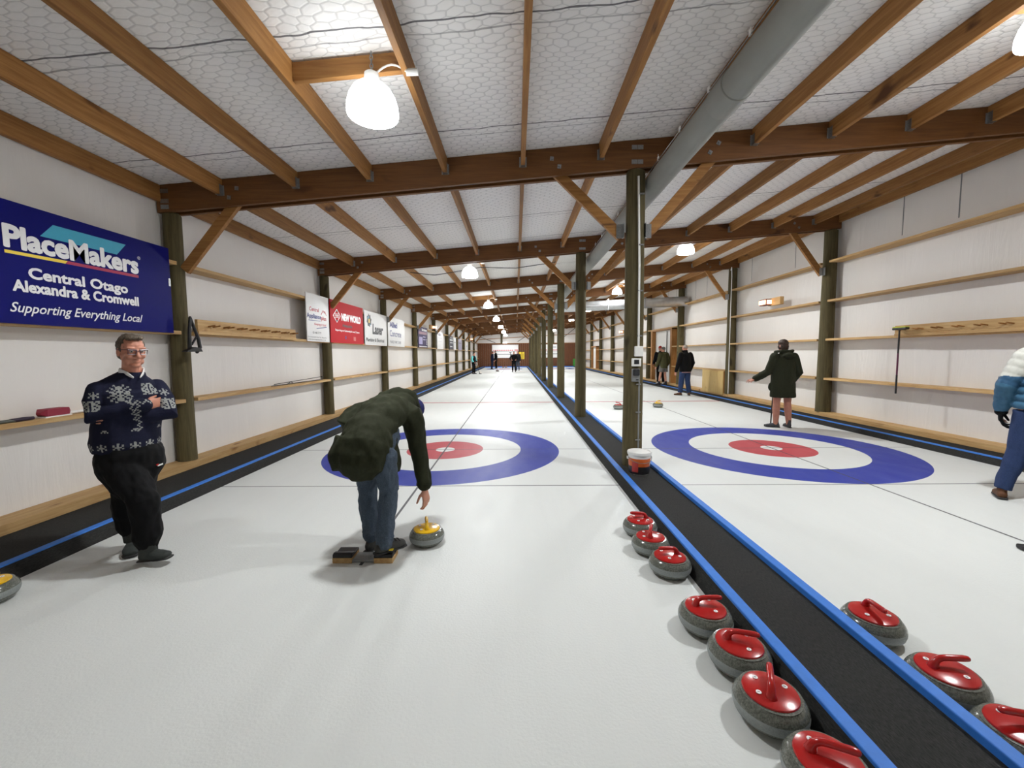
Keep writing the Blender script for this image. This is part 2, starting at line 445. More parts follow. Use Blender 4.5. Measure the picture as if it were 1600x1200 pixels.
# ------------------------------------------------------------------ poles
def pole(x, y, z0, z1, r0, r1, label, group=None):
    mb = MB(); n = 9; pts = []; rad = []
    for i in range(n):
        t = i / (n - 1); pts.append((x + random.uniform(-.004, .004), y, z0 + (z1 - z0 - .02) * t)); rad.append(r0 + (r1 - r0) * t)
    pts.append((x, y, z1)); rad.append(r1 * .8)
    return tag(mk('timber_pole', mb.tube(pts, rad, 28), MAT['post'], None, (x, y, z0), True), label, 'pole', group)
PZW = PZ + .089
for i, y in enumerate(ROWS):
    which = NTH[i]
    pole(1.463 if i else 1.492, y, PZ, zb(1.463) + .0, .124, .112, f'round timber pole on the divider between the sheets, {which} in that row' if i else 'large round timber pole carrying the white thermostat boxes, with a bucket at its foot', 'poles along the centre divider')
    pole(-4.3, y, PZW, zb(-4.3), .108, .098, f'round timber pole against the left wall, {which} of the poles on that side', 'poles along the left wall')
    if i: pole(6.975, y, .09 + .089, zb(6.975), .148, .125, f'thick round timber pole against the right wall, {NTH[i-1]} of the poles on that side', 'poles along the right wall')

# ------------------------------------------------------------------ double beams with bolts and nail plates
for i, y in enumerate(ROWS):
    lab = 'dark brown double timber beam spanning the whole hall, ' + ('nearest the camera' if i == 0 else f'{NTH[i]} from the camera')
    t = thing('roof_beam', lab, 'beam', (1.35, y, zb(1.35)), 'double roof beams')
    for nm, a in (('front_plank', -.0675), ('rear_plank', .0675)):
        mb = MB(); xa, xb = XL + .02, XR - .02
        mb.prism([(xa, zb(xa)), (xb, zb(xb)), (xb, zt(xb)), (xa, zt(xa))], 'y', y + a - .0225, y + a + .0225)
        mk(nm, mb, MAT['beam'], t)
    fy = y - .09
    for bx in (-3.4, -3.5, .45, .54, 2.35, 2.45, 6.1, 6.2):
        k = [-3.4, -3.5, .45, .54, 2.35, 2.45, 6.1, 6.2].index(bx)
        dz = .2 if k in (0, 2, 5, 6) else .1
        mb = MB(); R = Matrix.Rotation(.5 if bx > 1 else .1, 3, 'Y')
        mb.box((bx, fy - .004, zb(bx) + dz), (.045, .008, .045), 0, R); mb.tube([(bx, fy - .022, zb(bx) + dz), (bx, fy, zb(bx) + dz)], .011, 6)
        mk('bolt_washer', mb, MAT['galv'], t)
    mb = MB()
    for dz in (.07, .24):
        for dx in (-.036, .036): mb.box((1.48 + dx, fy - .003, zb(1.48) + dz), (.066, .005, .05))
    mk('nail_plate', mb, MAT['galv'], t)
    mb = MB()
    for dz in (.06, .13, .25): mb.box((-4.3, fy - .003, zb(-4.3) + dz), (.1, .005, .05))
    mk('nail_plate', mb, MAT['galv'], t)

# ------------------------------------------------------------------ purlins with joist hangers
PX = [-4.37, -3.6, -2.67, -1.76, -.84, .1, 1.04, 1.94, 2.87, 3.78, 4.7, 5.64, 6.52, 7.08]
hang_me = None
def purlin(x, ya, yb, label, hanger):
    global hang_me
    z0, z1 = zt(x) - .195, zt(x)
    t = tag(mk('roof_purlin', MB().box((x, (ya + yb) / 2, (z0 + z1) / 2), (.05, yb - ya, z1 - z0)), MAT['wood_y'], None, (x, (ya + yb) / 2, z0), bevel=.003), label, 'purlin', 'roof purlins')
    if hanger:
        if hang_me is None:
            m = MB(); m.box((0, -.03, -.0015), (.056, .06, .003))
            for s in (-1, 1): m.box((s * .0268, -.03, .06), (.0025, .06, .12)); m.box((s * .036, -.0015, .06), (.018, .003, .12))
            h = mk('joist_hanger', m, MAT['galv'], t, fixn=True); hang_me = h.data
            # mesh was built around the hanger's own origin
            for v in h.data.vertices: v.co += ORG[t.name]
        else:
            h = bpy.data.objects.new('joist_hanger', hang_me); link(h, t)
        h.location = (0, (yb - ya) / 2, 0)
BAYS = [(Y0, ROWS[0] - .09)] + [(ROWS[i] + .09, (ROWS[i + 1] - .09) if i < 9 else Y1) for i in range(10)]
for i, (ya, yb) in enumerate(BAYS):
    bay = 'before the nearest beam' if i == 0 else f'beyond the {NTH[i-1]} beam'
    for j, x in enumerate(PX):
        purlin(x, ya, yb, f'brown pine roof purlin {bay}, {FST[j]} from the left wall', i < 10 and 0 < j < 13)

# ------------------------------------------------------------------ knee braces
def brace(a, b, label, plate):
    t = thing('knee_brace', label, 'brace', a, 'diagonal knee braces')
    mk('timber', MB().bar(a, b, .055, .12), MAT['wood_x'], t, bevel=.003)
    if plate:
        s = 1 if b[0] > a[0] else -1
        m = MB(); m.box((a[0] + s * .02, a[1] - .033, a[2] + .06), (.10, .006, .17)); m.box((a[0] - s * .012, a[1] - .05, a[2] + .06), (.006, .08, .17))
        mk('brace_plate', m, MAT['galv'], t)
for i, y in enumerate(ROWS):
    w = NTH[i]
    brace((-4.17, y, 2.62), (-3.42, y, zb(-3.42) + .12), f'diagonal timber brace from the left wall pole to the {w} beam', i > 1)
    brace((1.32, y, 2.98), (.46, y, zb(.46) + .12), f'diagonal timber brace on the left of the {w} divider pole', True)
    brace((1.61, y, 2.98), (2.47, y, zb(2.47) + .12), f'diagonal timber brace on the right of the {w} divider pole', True)
    if i: brace((6.80, y, 3.24), (6.05, y, zb(6.05) + .12), f'diagonal timber brace from the right wall pole to the {w} beam', True)

# ------------------------------------------------------------------ wall girts
def girt(side, ya, yb, z, label):
    x0, x1 = (XL, -4.19) if side < 0 else (6.86, XR)
    return tag(mk('wall_girt', MB().box(((x0 + x1) / 2, (ya + yb) / 2, z), (x1 - x0, yb - ya, .045)), MAT['girt'], None, (x0, ya, z), bevel=.003), label, 'girt', 'horizontal wall girts on the ' + ('left' if side < 0 else 'right'))
LV = {-1: (('lowest', .975), ('middle', 1.835), ('topmost', 2.69)), 1: (('lowest', .93), ('second lowest', 1.8), ('third lowest', 2.65), ('topmost', 3.5))}
for side in (-1, 1):
    for i in range(11):
        a = Y0 if i == 0 else ROWS[i - 1] + (.1 if side < 0 else .13)
        b = ROWS[i] - (.1 if side < 0 else .13) if i < 10 else Y1 - .07
        if side > 0 and i == 0: continue
        if side > 0 and i == 1: a = Y0
        for nm, z in LV[side]:
            sd = 'left' if side < 0 else 'right'
            j = i if side < 0 else i - 1
            where = ('before the nearest pole there' if j == 0 else f'just beyond the {NTH[j-1]} pole there') if j >= 0 else 'beside the camera'
            if side > 0 and i == 4 and z < 2.6:      # big door bay: short pieces beside the door
                girt(side, a, 18.2, z, f'short {nm} girt between a pole and the big door jamb on the right wall')
                girt(side, 21.05, b, z, f'short {nm} girt beyond the big door on the right wall'); continue
            if side > 0 and i == 8 and z < 2.0:
                girt(side, 37.75, b, z, f'short {nm} girt beyond the far small door on the right wall'); girt(side, a, 35.2, z, f'short {nm} girt before the far small door on the right wall'); continue
            girt(side, a, b, z, f'{nm} pine girt of the {sd} wall, {where}')

# doors in the right wall
def door(n, ya, yb, z1, jw, handle_y):
    d = struct(mk(f'door_{n}', MB().box((XR - .06, (ya + yb) / 2, .09 + z1 / 2), (.05, yb - ya, z1)), MAT['white_paint']))
    for y in (ya - jw / 2, yb + jw / 2):
        mk('door_jamb', MB().box((XR - .14, y, .18 + z1 / 2), (.26, jw, z1 - .02)), MAT['wood_z'], d)
    mk('door_lintel', MB().box((XR - .14, (ya + yb) / 2, .09 + z1 + .045), (.27, yb - ya + 2 * jw, .09)), MAT['wood_y'], d)
    mk('bolt_rod', MB().tube([(XR - .1, handle_y, z1 * .62), (XR - .1, handle_y, z1 + .05)], .016, 8), MAT['dark'], d)
door(1, 18.45, 20.85, 2.48, .2, 19.3)
door(2, 35.5, 37.5, 1.95, .15, 36.2)

# ------------------------------------------------------------------ lamps
def make_lamp():
    t = thing('hanging_lamp', 'x', 'lamp')
    prof = [(.19, -.12), (.194, -.10), (.19, -.05), (.173, .01), (.145, .06), (.107, .095), (.06, .115), (.05, .12)]
    inner = [(r - .006, z - .003) for r, z in prof[::-1]]
    mk('lamp_shade', MB().lathe(prof + inner + [prof[0]], seg=40, close=False), MAT['lamp'], t, smooth=True)
    mk('lamp_cap', MB().lathe([(.0, .2), (.035, .2), (.055, .185), (.06, .13), (.055, .11), (0, .11)], seg=20, close=False), MAT['white_paint'], t, smooth=True)
    m = MB()
    for k in range(5):
        c = V((0, 0, .215 + .03 * k)); pts = [c + V((.011 * math.cos(a), 0, .02 * math.sin(a))) if k % 2 else c + V((0, .011 * math.cos(a), .02 * math.sin(a))) for a in [2 * PI * q / 10 for q in range(11)]]
        m.tube(pts, .004, 6)
    mk('hanging_chain', m, MAT['galv'], t)
    pts = [V((.03, 0, .19)) * (1 - u) + V((.27, .02, .21)) * u + V((0, 0, .06 * math.sin(PI * u))) for u in [q / 8 for q in range(9)]]
    mk('power_cord', MB().tube(pts, .007, 8), MAT['white_paint'], t, smooth=True)
    mk('plug', MB().tube([(.26, .02, .21), (.35, .025, .215)], .026, 10), MAT['white_paint'], t, smooth=True)
    return t
lamp0 = make_lamp(); LAMP_W = 175
first = True
for side, lx, dz in (('left', -1.09, 0), ('right', 4.04, 0)):
    for k in range(7):
        y = (3.3, 9.97, 16.6, 23.3, 30.1, 37.0, 43.6)[k]
        z = (3.50 if side == 'left' else 4.0)
        lab = f'glowing white dome lamp over the {side} sheet, ' + ('nearest the camera' if k == 0 else f'{NTH[k]} from the camera')
        if y > Y1 - .6: y = Y1 - .75
        if first: t = lamp0; t.location = (lx, y, z); t['label'] = lab; t['group'] = 'dome lamps'; first = False
        else: t = dup(lamp0, (lx, y, z), 0, lab, 'dome lamps')
        L = bpy.data.lights.new('lamp_bulb', 'POINT'); L.energy = LAMP_W; L.shadow_soft_size = .1; L.color = LCOL
        lo = bpy.data.objects.new('lamp_bulb', L); COL.objects.link(lo); lo.parent = t; lo.location = (0, 0, -.06)
        # nogging the lamp hangs from
        j = max(i for i in range(len(PX)) if PX[i] < lx)
        xa, xb = PX[j] + .025, PX[j + 1] - .025
        zc = (zt(xa) + zt(xb)) / 2
        if k < 7 or True:
            g = tag(mk('timber_nogging', MB().bar((xa, y + .09, zt(xa) - .085), (xb, y + .09, zt(xb) - .085), .05, .14), MAT['wood_x'], None, ((xa + xb) / 2, y + .09, zc - .2), bevel=.003),
                f'short timber nogging between two purlins above the {NTH[k]} lamp of the {side} sheet', 'nogging', 'lamp noggings')

# ------------------------------------------------------------------ ducts
t = thing('air_duct', 'long grey cloth air duct running along the roof beside the divider poles', 'duct', (1.73, 4, 3.63))
dx, dz, dr = 1.735, 3.625, .128
pts = []; rad = []
for k in range(80):
    y = -2.9 + k * (16.84 + 2.9) / 79; pts.append((dx + random.uniform(-.003, .003), y, dz)); rad.append(dr * (1 + random.uniform(-.012, .008)))
mk('duct_sleeve', MB().tube(pts, rad, 36), MAT['duct_cloth'], t, smooth=True)
m = MB(); m.tube([(dx, 3.36, dz), (dx, 3.365, dz), (dx, 3.62, dz), (dx, 3.63, dz)], [dr, dr * 1.05, dr * 1.045, dr], 36); mk('joint_collar', m, MAT['duct_cloth'], t, smooth=True)
m = MB(); m.tube([(dx - .09, Y0 + .05, dz + .118), (dx - .09, 16.8, dz + .118)], .006, 6); mk('hanging_wire', m, MAT['galv'], t)
for k in range(16):
    y = 1.8 + k * .62
    if any(abs(y - r) < .15 for r in ROWS): y += .25
    mk('duct_hook', MB().box((dx - .09, y, dz + .135), (.012, .03, .045)).box((dx - .09, y, dz + .16), (.004, .004, .3 if False else .05)), MAT['white_paint'], t)
t = thing('cross_duct', 'shiny round steel duct crossing high over the right sheet', 'duct', (4.2, 17.05, 3.5))
a, b = V((1.6, 17.05, 3.40)), V((6.98, 17.05, 3.62)); n = 60; pts = [a.lerp(b, i / n) for i in range(n + 1)]
mk('steel_pipe', MB().tube(pts, [.2 * (1 + (.035 if i % 10 == 0 else 0)) for i in range(n + 1)], 32), MAT['duct_steel'], t, smooth=True)
for f in (.4, .68):
    p = a.lerp(b, f); mk('hanger_strap', MB().box((p.x, p.y - .0, p.z + .23), (.03, .41, .006)).box((p.x, p.y - .205, p.z + .0), (.03, .006, .46)).box((p.x, p.y + .205, p.z + .0), (.03, .006, .46)), MAT['galv'], t)

# ------------------------------------------------------------------ things on the nearest divider pole
py = ROWS[0] - .124
t = thing('junction_box', 'blank white junction box on the nearest divider pole, above the thermostat', 'box', (1.515, py, 1.56))
mk('box_lid', MB().box((1.515, py - .03, 1.56), (.105, .025, .125)), MAT['white_paint'], t, bevel=.006); mk('box_back', MB().box((1.515, py - .005, 1.56), (.095, .035, .115)), MAT['white_paint'], t)
t = thing('thermostat', 'white square thermostat with dark screen on the nearest divider pole', 'thermostat', (1.49, py, 1.425))
mk('case', MB().box((1.49, py - .012, 1.425), (.115, .03, .1)), MAT['white_paint'], t, bevel=.006); mk('screen', MB().box((1.49, py - .028, 1.43), (.06, .004, .055)), MAT['dark'], t)
t = thing('power_socket', 'grey weatherproof power socket with dark flap on the nearest divider pole', 'socket', (1.485, py, 1.27))
mk('socket_base', MB().box((1.485, py - .008, 1.265), (.095, .04, .16)), MAT['grey'], t, bevel=.005); mk('socket_flap', MB().box((1.485, py - .04, 1.3), (.08, .03, .085)), MAT['dark'], t, bevel=.012); mk('switch', MB().box((1.5, py - .03, 1.21), (.03, .008, .012)), MAT['black'], t)
t = thing('conduit_pipe', 'white conduit pipe running up the nearest divider pole from the junction box', 'pipe', (1.5, py, 1.62))
mk('pipe', MB().tube([(1.515, py - .01, 1.62), (1.512, py - .006, 2.6), (1.49, py + .004, 3.66)], .013, 12), MAT['white_paint'], t, smooth=True)
for z in (1.75, 2.3, 2.85, 3.45): mk('pipe_clip', MB().box((1.53, py - .004, z), (.06, .03, .016)), MAT['galv'], t)
t = thing('conduit_tube', 'thin grey conduit running down the nearest divider pole behind the bucket', 'pipe', (1.545, py, .15))
mk('pipe', MB().tube([(1.535, py + .012, .11), (1.535, py + .01, 1.19)], .011, 10), MAT['grey'], t, smooth=True)
for z in (.45, .8, 1.15): mk('pipe_clip', MB().box((1.525, py + .008, z), (.06, .03, .014)), MAT['galv'], t)

# bucket at the foot of that pole
t = thing('bucket', 'white lidded bucket with orange and black label at the foot of the nearest divider pole', 'bucket', (1.475, 4.87, PZ))
bc = V((1.475, 4.87, PZ)); 
mk('bucket_body', MB().lathe([(0, 0), (.112, 0), (.116, .006), (.124, .14), (.13, .235), (0, .235)], bc, 36, close=False), MAT['white_paint'], t, smooth=True)
OR = plain('orange_label', srgb(206, 96, 28), .4, 0, .05); BK = plain('black_label', srgb(26, 26, 28), .4, 0, .05); RD = plain('red_label', srgb(176, 52, 44), .4, 0, .05)
mk('label_band', MB().lathe([(.1235, .10), (.1295, .195)], bc, 36, close=False), OR, t, smooth=True)['label'] = 'orange upper half of the wrap label'
mk('label_band', MB().lathe([(.1185, .008), (.1235, .10)], bc, 36, close=False), BK, t, smooth=True)['label'] = 'black lower half of the wrap label'
m = MB(); vs = []
for k in range(7):
    a = math.radians(212 + k * 6)
    for z, r in ((.035, .1215), (.155, .1285)): vs.append(bc + V((r * math.cos(a), r * math.sin(a), z)))
m.add(vs, [(2 * k, 2 * k + 2, 2 * k + 3, 2 * k + 1) for k in range(6)]); mk('label_panel', m, RD, t)
m = MB()
for p, q in (((.0, .15), (.014, .115)), ((.028, .15), (.014, .115))):
    pts = []
    for (u, z) in (p, q):
        a = math.radians(312) + u / .12; pts.append(bc + V((.1295 * math.cos(a), .1295 * math.sin(a), z)))
    m.bar(pts[0], pts[1], .004, .008, (0, -1, 0))
mk('letter_mark', m, MAT['white_paint'], t)
mk('lid', MB().lathe([(0, .262), (.118, .262), (.124, .268), (.138, .268), (.142, .255), (.138, .232), (.131, .228), (0, .235)], bc, 40, close=False), MAT['white_paint'], t, smooth=True)
pts = [bc + V((.137 * math.cos(a), .137 * math.sin(a), .225 - .075 * math.sin((a - PI) * 1.0))) for a in [PI + PI * q / 16 for q in range(17)]]
mk('bail_handle', MB().tube([bc + V((.14 * math.cos(a), .14 * math.sin(a) - .004, .21 - .10 * math.sin(a - PI) * .6)) for a in [PI + PI * q / 16 for q in range(17)]], .0035, 6), MAT['galv'], t, smooth=True)
for s in (-1, 1): mk('handle_ear', MB().box(bc + V((s * .137, 0, .19)), (.02, .03, .03)), MAT['white_paint'], t)

# ------------------------------------------------------------------ wall things
def rack(side, ya, yb, z, n, label):
    x = -4.19 if side < 0 else 6.86; s = -side
    t = thing('broom_rack', label, 'rack', (x, (ya + yb) / 2, z))
    mk('board', MB().box((x + s * .02, (ya + yb) / 2, z), (.04, yb - ya, .15)), MAT['girt'], t, bevel=.003)
    mk('lower_rail', MB().box((x + s * .025, (ya + yb) / 2, z - .095), (.05, yb - ya, .045)), MAT['girt'], t, bevel=.003)
    for k in range(n):
        y = ya + (yb - ya) * (k + .8) / (n + .3)
        for d in (-.045, .045): mk('peg', MB().tube([(x + s * .03, y + d, z - .01), (x + s * .14, y + d, z + .005)], .011, 8), MAT['wood_x'], t)
rack(-1, 5.36, 7.75, 1.945, 8, 'pine broom rack board with pegs on the left wall beyond the big blue sign')
rack(1, 4.9, 7.5, 1.915, 8, 'pine broom rack board with pegs on the right wall, a broom hanging at its end')

# broom hanging on the right rack
bx, by = 6.70, 7.28
t = thing('hanging_broom', 'curling broom hanging head up from the end of the right wall rack', 'broom', (bx, by, .8))
PUR = plain('purple_shaft', srgb(92, 34, 66), .35, 0, .05); LIME = plain('lime_pad', srgb(196, 206, 70), .7)
mk('shaft', MB().tube([(bx, by, .79), (bx - .0, by, 1.12)], .0145, 12), MAT['black'], t, smooth=True)['label'] = 'black grip end of the shaft'
mk('shaft', MB().tube([(bx, by, 1.12), (bx, by, 1.5)], .0135, 12), PUR, t, smooth=True)['label'] = 'purple middle of the shaft'
mk('shaft', MB().tube([(bx, by, 1.5), (bx, by, 1.9)], .0135, 12), MAT['black'], t, smooth=True)['label'] = 'black upper part of the shaft'
mk('broom_head', MB().box((bx, by - .02, 1.925), (.075, .26, .04)), MAT['black'], t, bevel=.012); mk('broom_pad', MB().box((bx, by - .02, 1.952), (.07, .25, .018)), LIME, t, bevel=.006)

# black harness hanging from the left rack
t = thing('stabiliser_frame', 'black triangular delivery stabiliser hanging from the left wall rack beside the pole', 'stabiliser', (-4.06, 5.2, 1.6))
def Q(u, v): return at(u, v, X=-4.06)
pts = [Q(297, 496), Q(296, 520), Q(296.5, 545)]; mk('frame_bar', MB().tube(pts, [.016, .02, .022], 10, 'round'), MAT['black'], t, smooth=True)
pts = [Q(297, 496), Q(303, 512), Q(310, 530), Q(312.5, 543), Q(308, 550)]; mk('frame_bar', MB().tube(pts, [.016, .018, .02, .022, .02], 10, 'round'), MAT['black'], t, smooth=True)
mk('frame_bar', MB().tube([Q(307, 526), Q(300, 538)], .012, 8, 'round'), MAT['black'], t, smooth=True)
m = MB(); p = [Q(284, 548.5), Q(297, 542), Q(306, 544), Q(309, 549.5), Q(284, 550)]
m.add(p + [v + V((.07, 0, 0)) for v in p], [(0, 1, 2, 3, 4), (9, 8, 7, 6, 5)] + [(k, 5 + k, 5 + (k + 1) % 5, (k + 1) % 5) for k in range(5)]); mk('foot_plate', m, MAT['black'], t, bevel=.004)

# things lying on the left shelf girts
SZ = .975 + .0225
MAROON = plain('maroon_cloth', srgb(132, 18, 46), .6, 0, .06)
t = thing('curling_brush', 'maroon covered broom head on the left wall girt behind the man in snowflake sweater', 'broom head', (-4.26, 3.72, SZ))
m = MB(); ya, yb = 3.585, 3.835
sec = lambda y, w, h0, h1: [(-4.26 - w, y, SZ + h0), (-4.26 + w, y, SZ + h0), (-4.26 + w, y, SZ + h1), (-4.26 - w, y, SZ + h1)]
vs = sec(ya, .02, .03, .05) + sec(ya + .035, .05, .012, .078) + sec(yb - .035, .05, .012, .078) + sec(yb, .02, .03, .05)
m.add(vs, [(3, 2, 1, 0), (12, 13, 14, 15)] + [(4 * i + k, 4 * i + (k + 1) % 4, 4 * i + 4 + (k + 1) % 4, 4 * i + 4 + k) for i in range(3) for k in range(4)]); mk('cloth_cover', m, MAROON, t, bevel=.004)
mk('base_plate', MB().box((-4.26, 3.71, SZ + .006), (.1, .22, .012)), MAT['white_paint'], t)
mk('handle_stub', MB().tube([(-4.26, 3.83, SZ + .018), (-4.25, 4.02, SZ + .018)], .014, 10), MAT['white_paint'], t, smooth=True)
t = thing('broomstick', 'dark grey broom handle lying on the left wall girt at the picture edge', 'handle', (-4.22, 3.3, SZ))
mk('shaft', MB().tube([(-4.25, 2.4, SZ + .015), (-4.23, 3.4, SZ + .015)], .015, 12), plain('green_grey_shaft', srgb(84, 88, 80), .4), t, smooth=True)
mk('grip', MB().tube([(-4.233, 3.36, SZ + .016), (-4.228, 3.44, SZ + .017), (-4.225, 3.52, SZ + .017)], [.016, .018, .014], 12), plain('dark_purple_grip', srgb(40, 22, 44), .6), t, smooth=True)
t = thing('wire_frame', 'thin black wire frame lying on the left wall girt before the second pole', 'frame', (-4.26, 8.1, SZ))
for a, b in (((-4.25, 7.15, .035), (-4.25, 8.95, .075)), ((-4.25, 7.15, .012), (-4.25, 8.95, .012)), ((-4.25, 8.93, .005), (-4.25, 8.93, .085)), ((-4.25, 7.55, .008), (-4.25, 7.68, .045)), ((-4.25, 7.8, .008), (-4.25, 7.68, .045)), ((-4.3, 7.15, .008), (-4.3, 8.95, .008))):
    mk('wire', MB().tube([(p[0], p[1], SZ + p[2]) for p in (a, b)], .007, 6), MAT['black'], t)

# plywood box on the right walkway
t = thing('plywood_box', 'pale plywood box standing against the right wall behind the man in black jacket', 'box', (6.9, 14.3, .09))
mk('front_panel', MB().box((6.84, 14.35, .52), (.02, 1.5, .78)), MAT['ply'], t); mk('end_panel', MB().box((6.97, 13.6, .52), (.24, .04, .78)), MAT['wood_z'], t); mk('end_panel', MB().box((6.97, 15.1, .52), (.24, .04, .78)), MAT['wood_z'], t)
mk('top_panel', MB().box((6.97, 14.35, .897), (.27, 1.54, .02)), MAT['ply'], t)

# glowing wall heaters / warning lamps on timber blocks
def hot():
    t = NT('glowing_heater_bar'); t.set(Base_Color=srgb(255, 190, 150), Emission_Color=(1, .52, .3, 1), Emission_Strength=3.5); return t.m
HOT = hot()
def heater(x, y, z, s, label):
    t = thing('wall_heater', label, 'heater', (x, y, z), 'small glowing heaters on the walls')
    mk('timber_block', MB().box((x + s * .05, y + .0, z + .0), (.1, .5, .2)), MAT['girt'], t, bevel=.004)
    mk('heater_case', MB().box((x + s * .17, y + .25, z), (.16, .32, .17)), plain('heater_case', srgb(120, 70, 60), .4), t, bevel=.02)
    mk('glowing_bar', MB().box((x + s * .255, y + .25, z), (.02, .28, .11)).box((x + s * .17, y + .085, z), (.12, .02, .11)), HOT, t, bevel=.005)
heater(6.9, 11.0, 2.86, -1, 'glowing orange heater on a timber block high on the right wall, nearest')
heater(6.9, 26.2, 2.86, -1, 'small glowing heater high on the right wall beyond the big door')
heater(-4.2, 20.2, 2.86, 1, 'small glowing heater high on the left wall beyond the purple poster')
heater(-4.2, 37.2, 2.86, 1, 'tiny glowing heater far along the left wall near the end')

# white cable at the fourth right pole
t = thing('wall_cable', 'thin pale cable drooping down beside the right wall pole near the steel duct', 'cable', (6.9, 13.4, 2))
pts = [(6.83, 13.3, 4.12), (6.8, 13.2, 4.2), (6.85, 13.27, 3.9), (6.86, 13.3, 3.0), (6.85, 13.28, 2.4), (6.86, 13.3, 1.2), (6.86, 13.3, .2)]
mk('cable_run', MB().tube(pts, .012, 8), MAT['white_paint'], t, smooth=True)
# thin cables slung under the left roof
t = thing('roof_cable', 'thin black cable slung under the purlins over the left sheet beyond the second beam', 'cable', (-1, 10.5, 3.6))
pts = [(-2.6, 10.3, 3.56), (-2.0, 10.35, 3.50), (-1.4, 10.3, 3.58), (-.84, 10.25, 3.66), (0, 10.3, 3.64), (1.0, 10.4, 3.8)]
mk('cable_run', MB().tube(pts, .009, 6), MAT['black'], t, smooth=True)
# ================================================================== SIGNS
C_NAVY = plain('navy_sign', srgb(8, 12, 98), .5, 0, .03, 3, 0, None, .12); C_WHITE = plain('white_sign', srgb(228, 228, 226), .35, 0, .02, 3)
C_TEAL = plain('teal_vinyl', srgb(72, 168, 196), .3, 0, .02); C_YEL = plain('yellow_vinyl', srgb(246, 214, 60), .3, 0, .02); C_CRIM = plain('crimson_vinyl', srgb(170, 26, 70), .3, 0, .02)
C_LET = plain('white_vinyl', srgb(244, 244, 244), .35, 0, .01); C_RED = plain('red_sign', srgb(184, 20, 32), .5, 0, .03, 3, 0, None, .12); C_BLK = plain('black_vinyl', srgb(26, 26, 28), .4, 0, .02)
C_DBLUE = plain('dark_blue_vinyl', srgb(34, 44, 128), .4, 0, .02); C_LRED = plain('red_vinyl', srgb(200, 40, 56), .4, 0, .02); C_GREY = plain('grey_vinyl', srgb(120, 122, 130), .4, 0, .02); C_PUR = plain('purple_sign', srgb(48, 32, 80), .5, 0, .1, 2, 0, None, .12)
SX = -4.17
def sign(label, ya, yb, za, zb_, mat, edge=None):
    t = thing('wall_sign', label, 'sign', (SX - .02, (ya + yb) / 2, za), 'sponsor signs on the left wall')
    mk('sign_panel', MB().box((SX - .007, (ya + yb) / 2, (za + zb_) / 2), (.014, yb - ya, zb_ - za)), mat, t)
    return t
def flat(name, polys, mat, t, d=.0015, label=None):
    m = MB()
    for p in polys: m.prism(p, 'x', SX + .0002, SX + d)
    o = mk(name, m, mat, t)
    if label: o['label'] = label
    return o
t = sign('large navy blue sign above the man in the patterned sweater, reading PlaceMakers Central Otago', 2.6, 5.0, 1.825, 2.835, C_NAVY)
flat('roof_shape', [[(3.649, 2.604), (4.345, 2.608), (4.452, 2.736), (3.759, 2.731)]], C_TEAL, t, .001)
flat('underline', [[(3.382, 2.40), (3.836, 2.406), (3.857, 2.434), (3.382, 2.426)]], C_YEL, t, label='yellow part of the underline'); flat('underline', [[(3.838, 2.406), (4.577, 2.409), (4.577, 2.438), (3.859, 2.434)]], C_CRIM, t, label='crimson part of the underline')
text_part('lettering', 'PlaceMakers', (3.384, 4.574, 2.452, 2.632), C_LET, t, SX + .002, .012, heavy=.008, label='PlaceMakers in heavy white letters')
text_part('lettering', 'Central Otago', (3.535, 4.432, 2.19, 2.312), C_LET, t, SX + .002, .01, heavy=.004, label='Central Otago in white letters')
text_part('lettering', 'Alexandra & Cromwell', (3.414, 4.55, 2.098, 2.192), C_LET, t, SX + .002, .01, heavy=.004, label='Alexandra & Cromwell in white letters')
text_part('lettering', 'Supporting Everything Local', (3.379, 4.588, 1.895, 2.005), C_LET, t, SX + .002, .012, .35, label='Supporting Everything Local in slanted white script')
text_part('lettering', '®', (4.575, 4.612, 2.61, 2.647), C_LET, t, SX + .002, .0, label='small registered mark')
m = MB(); m.box((SX - .012, 4.985, 2.43), (.03, .03, .09)); mk('corner_bracket', m, MAT['galv'], t)

t = sign('white upright sign reading Central Appliance plus, just before the second left pole', 8.22, 9.2, 1.825, 2.8, C_WHITE)
text_part('lettering', 'Central', (8.34, 8.74, 2.445, 2.525), C_LRED, t, SX + .001, .01, label='Central in red letters')
text_part('lettering', 'Appliance', (8.23, 8.83, 2.27, 2.395), C_DBLUE, t, SX + .001, .025, label='Appliance in dark blue letters')
text_part('lettering', 'plus', (8.835, 9.07, 2.26, 2.375), C_LRED, t, SX + .001, .015, label='plus in red letters')
m = MB()
for a, b in (((8.84, 2.40), (8.94, 2.50)), ((8.94, 2.50), (9.0, 2.44)), ((8.98, 2.46), (9.02, 2.49)), ((9.02, 2.49), (9.08, 2.40))): m.bar((SX + .001, a[0], a[1]), (SX + .001, b[0], b[1]), .016, .002, (1, 0, 0))
mk('roof_outline', m, C_LRED, t)
text_part('lettering', "Keeping it local", (8.52, 9.06, 2.15, 2.215), C_LRED, t, SX + .001, .004, .4, label='red handwritten line')
m = MB(); m.bar((SX + .001, 8.62, 2.095), (SX + .001, 9.07, 2.15), .014, .002, (1, 0, 0)); m.bar((SX + .001, 8.3, 2.25), (SX + .001, 8.8, 2.262), .01, .002, (1, 0, 0)); mk('swoosh', m, C_DBLUE, t)
text_part('lettering', '03 448 7777', (8.445, 8.81, 1.985, 2.03), C_BLK, t, SX + .001, label='telephone number')
text_part('lettering', 'Cnr Limerick & Ennis Sts, Alexandra', (8.235, 9.05, 1.90, 1.93), C_BLK, t, SX + .001, label='address line')
text_part('lettering', 'www.centralapplianceplus.co.nz', (8.25, 9.01, 1.85, 1.878), C_BLK, t, SX + .001, .01, label='web address line')

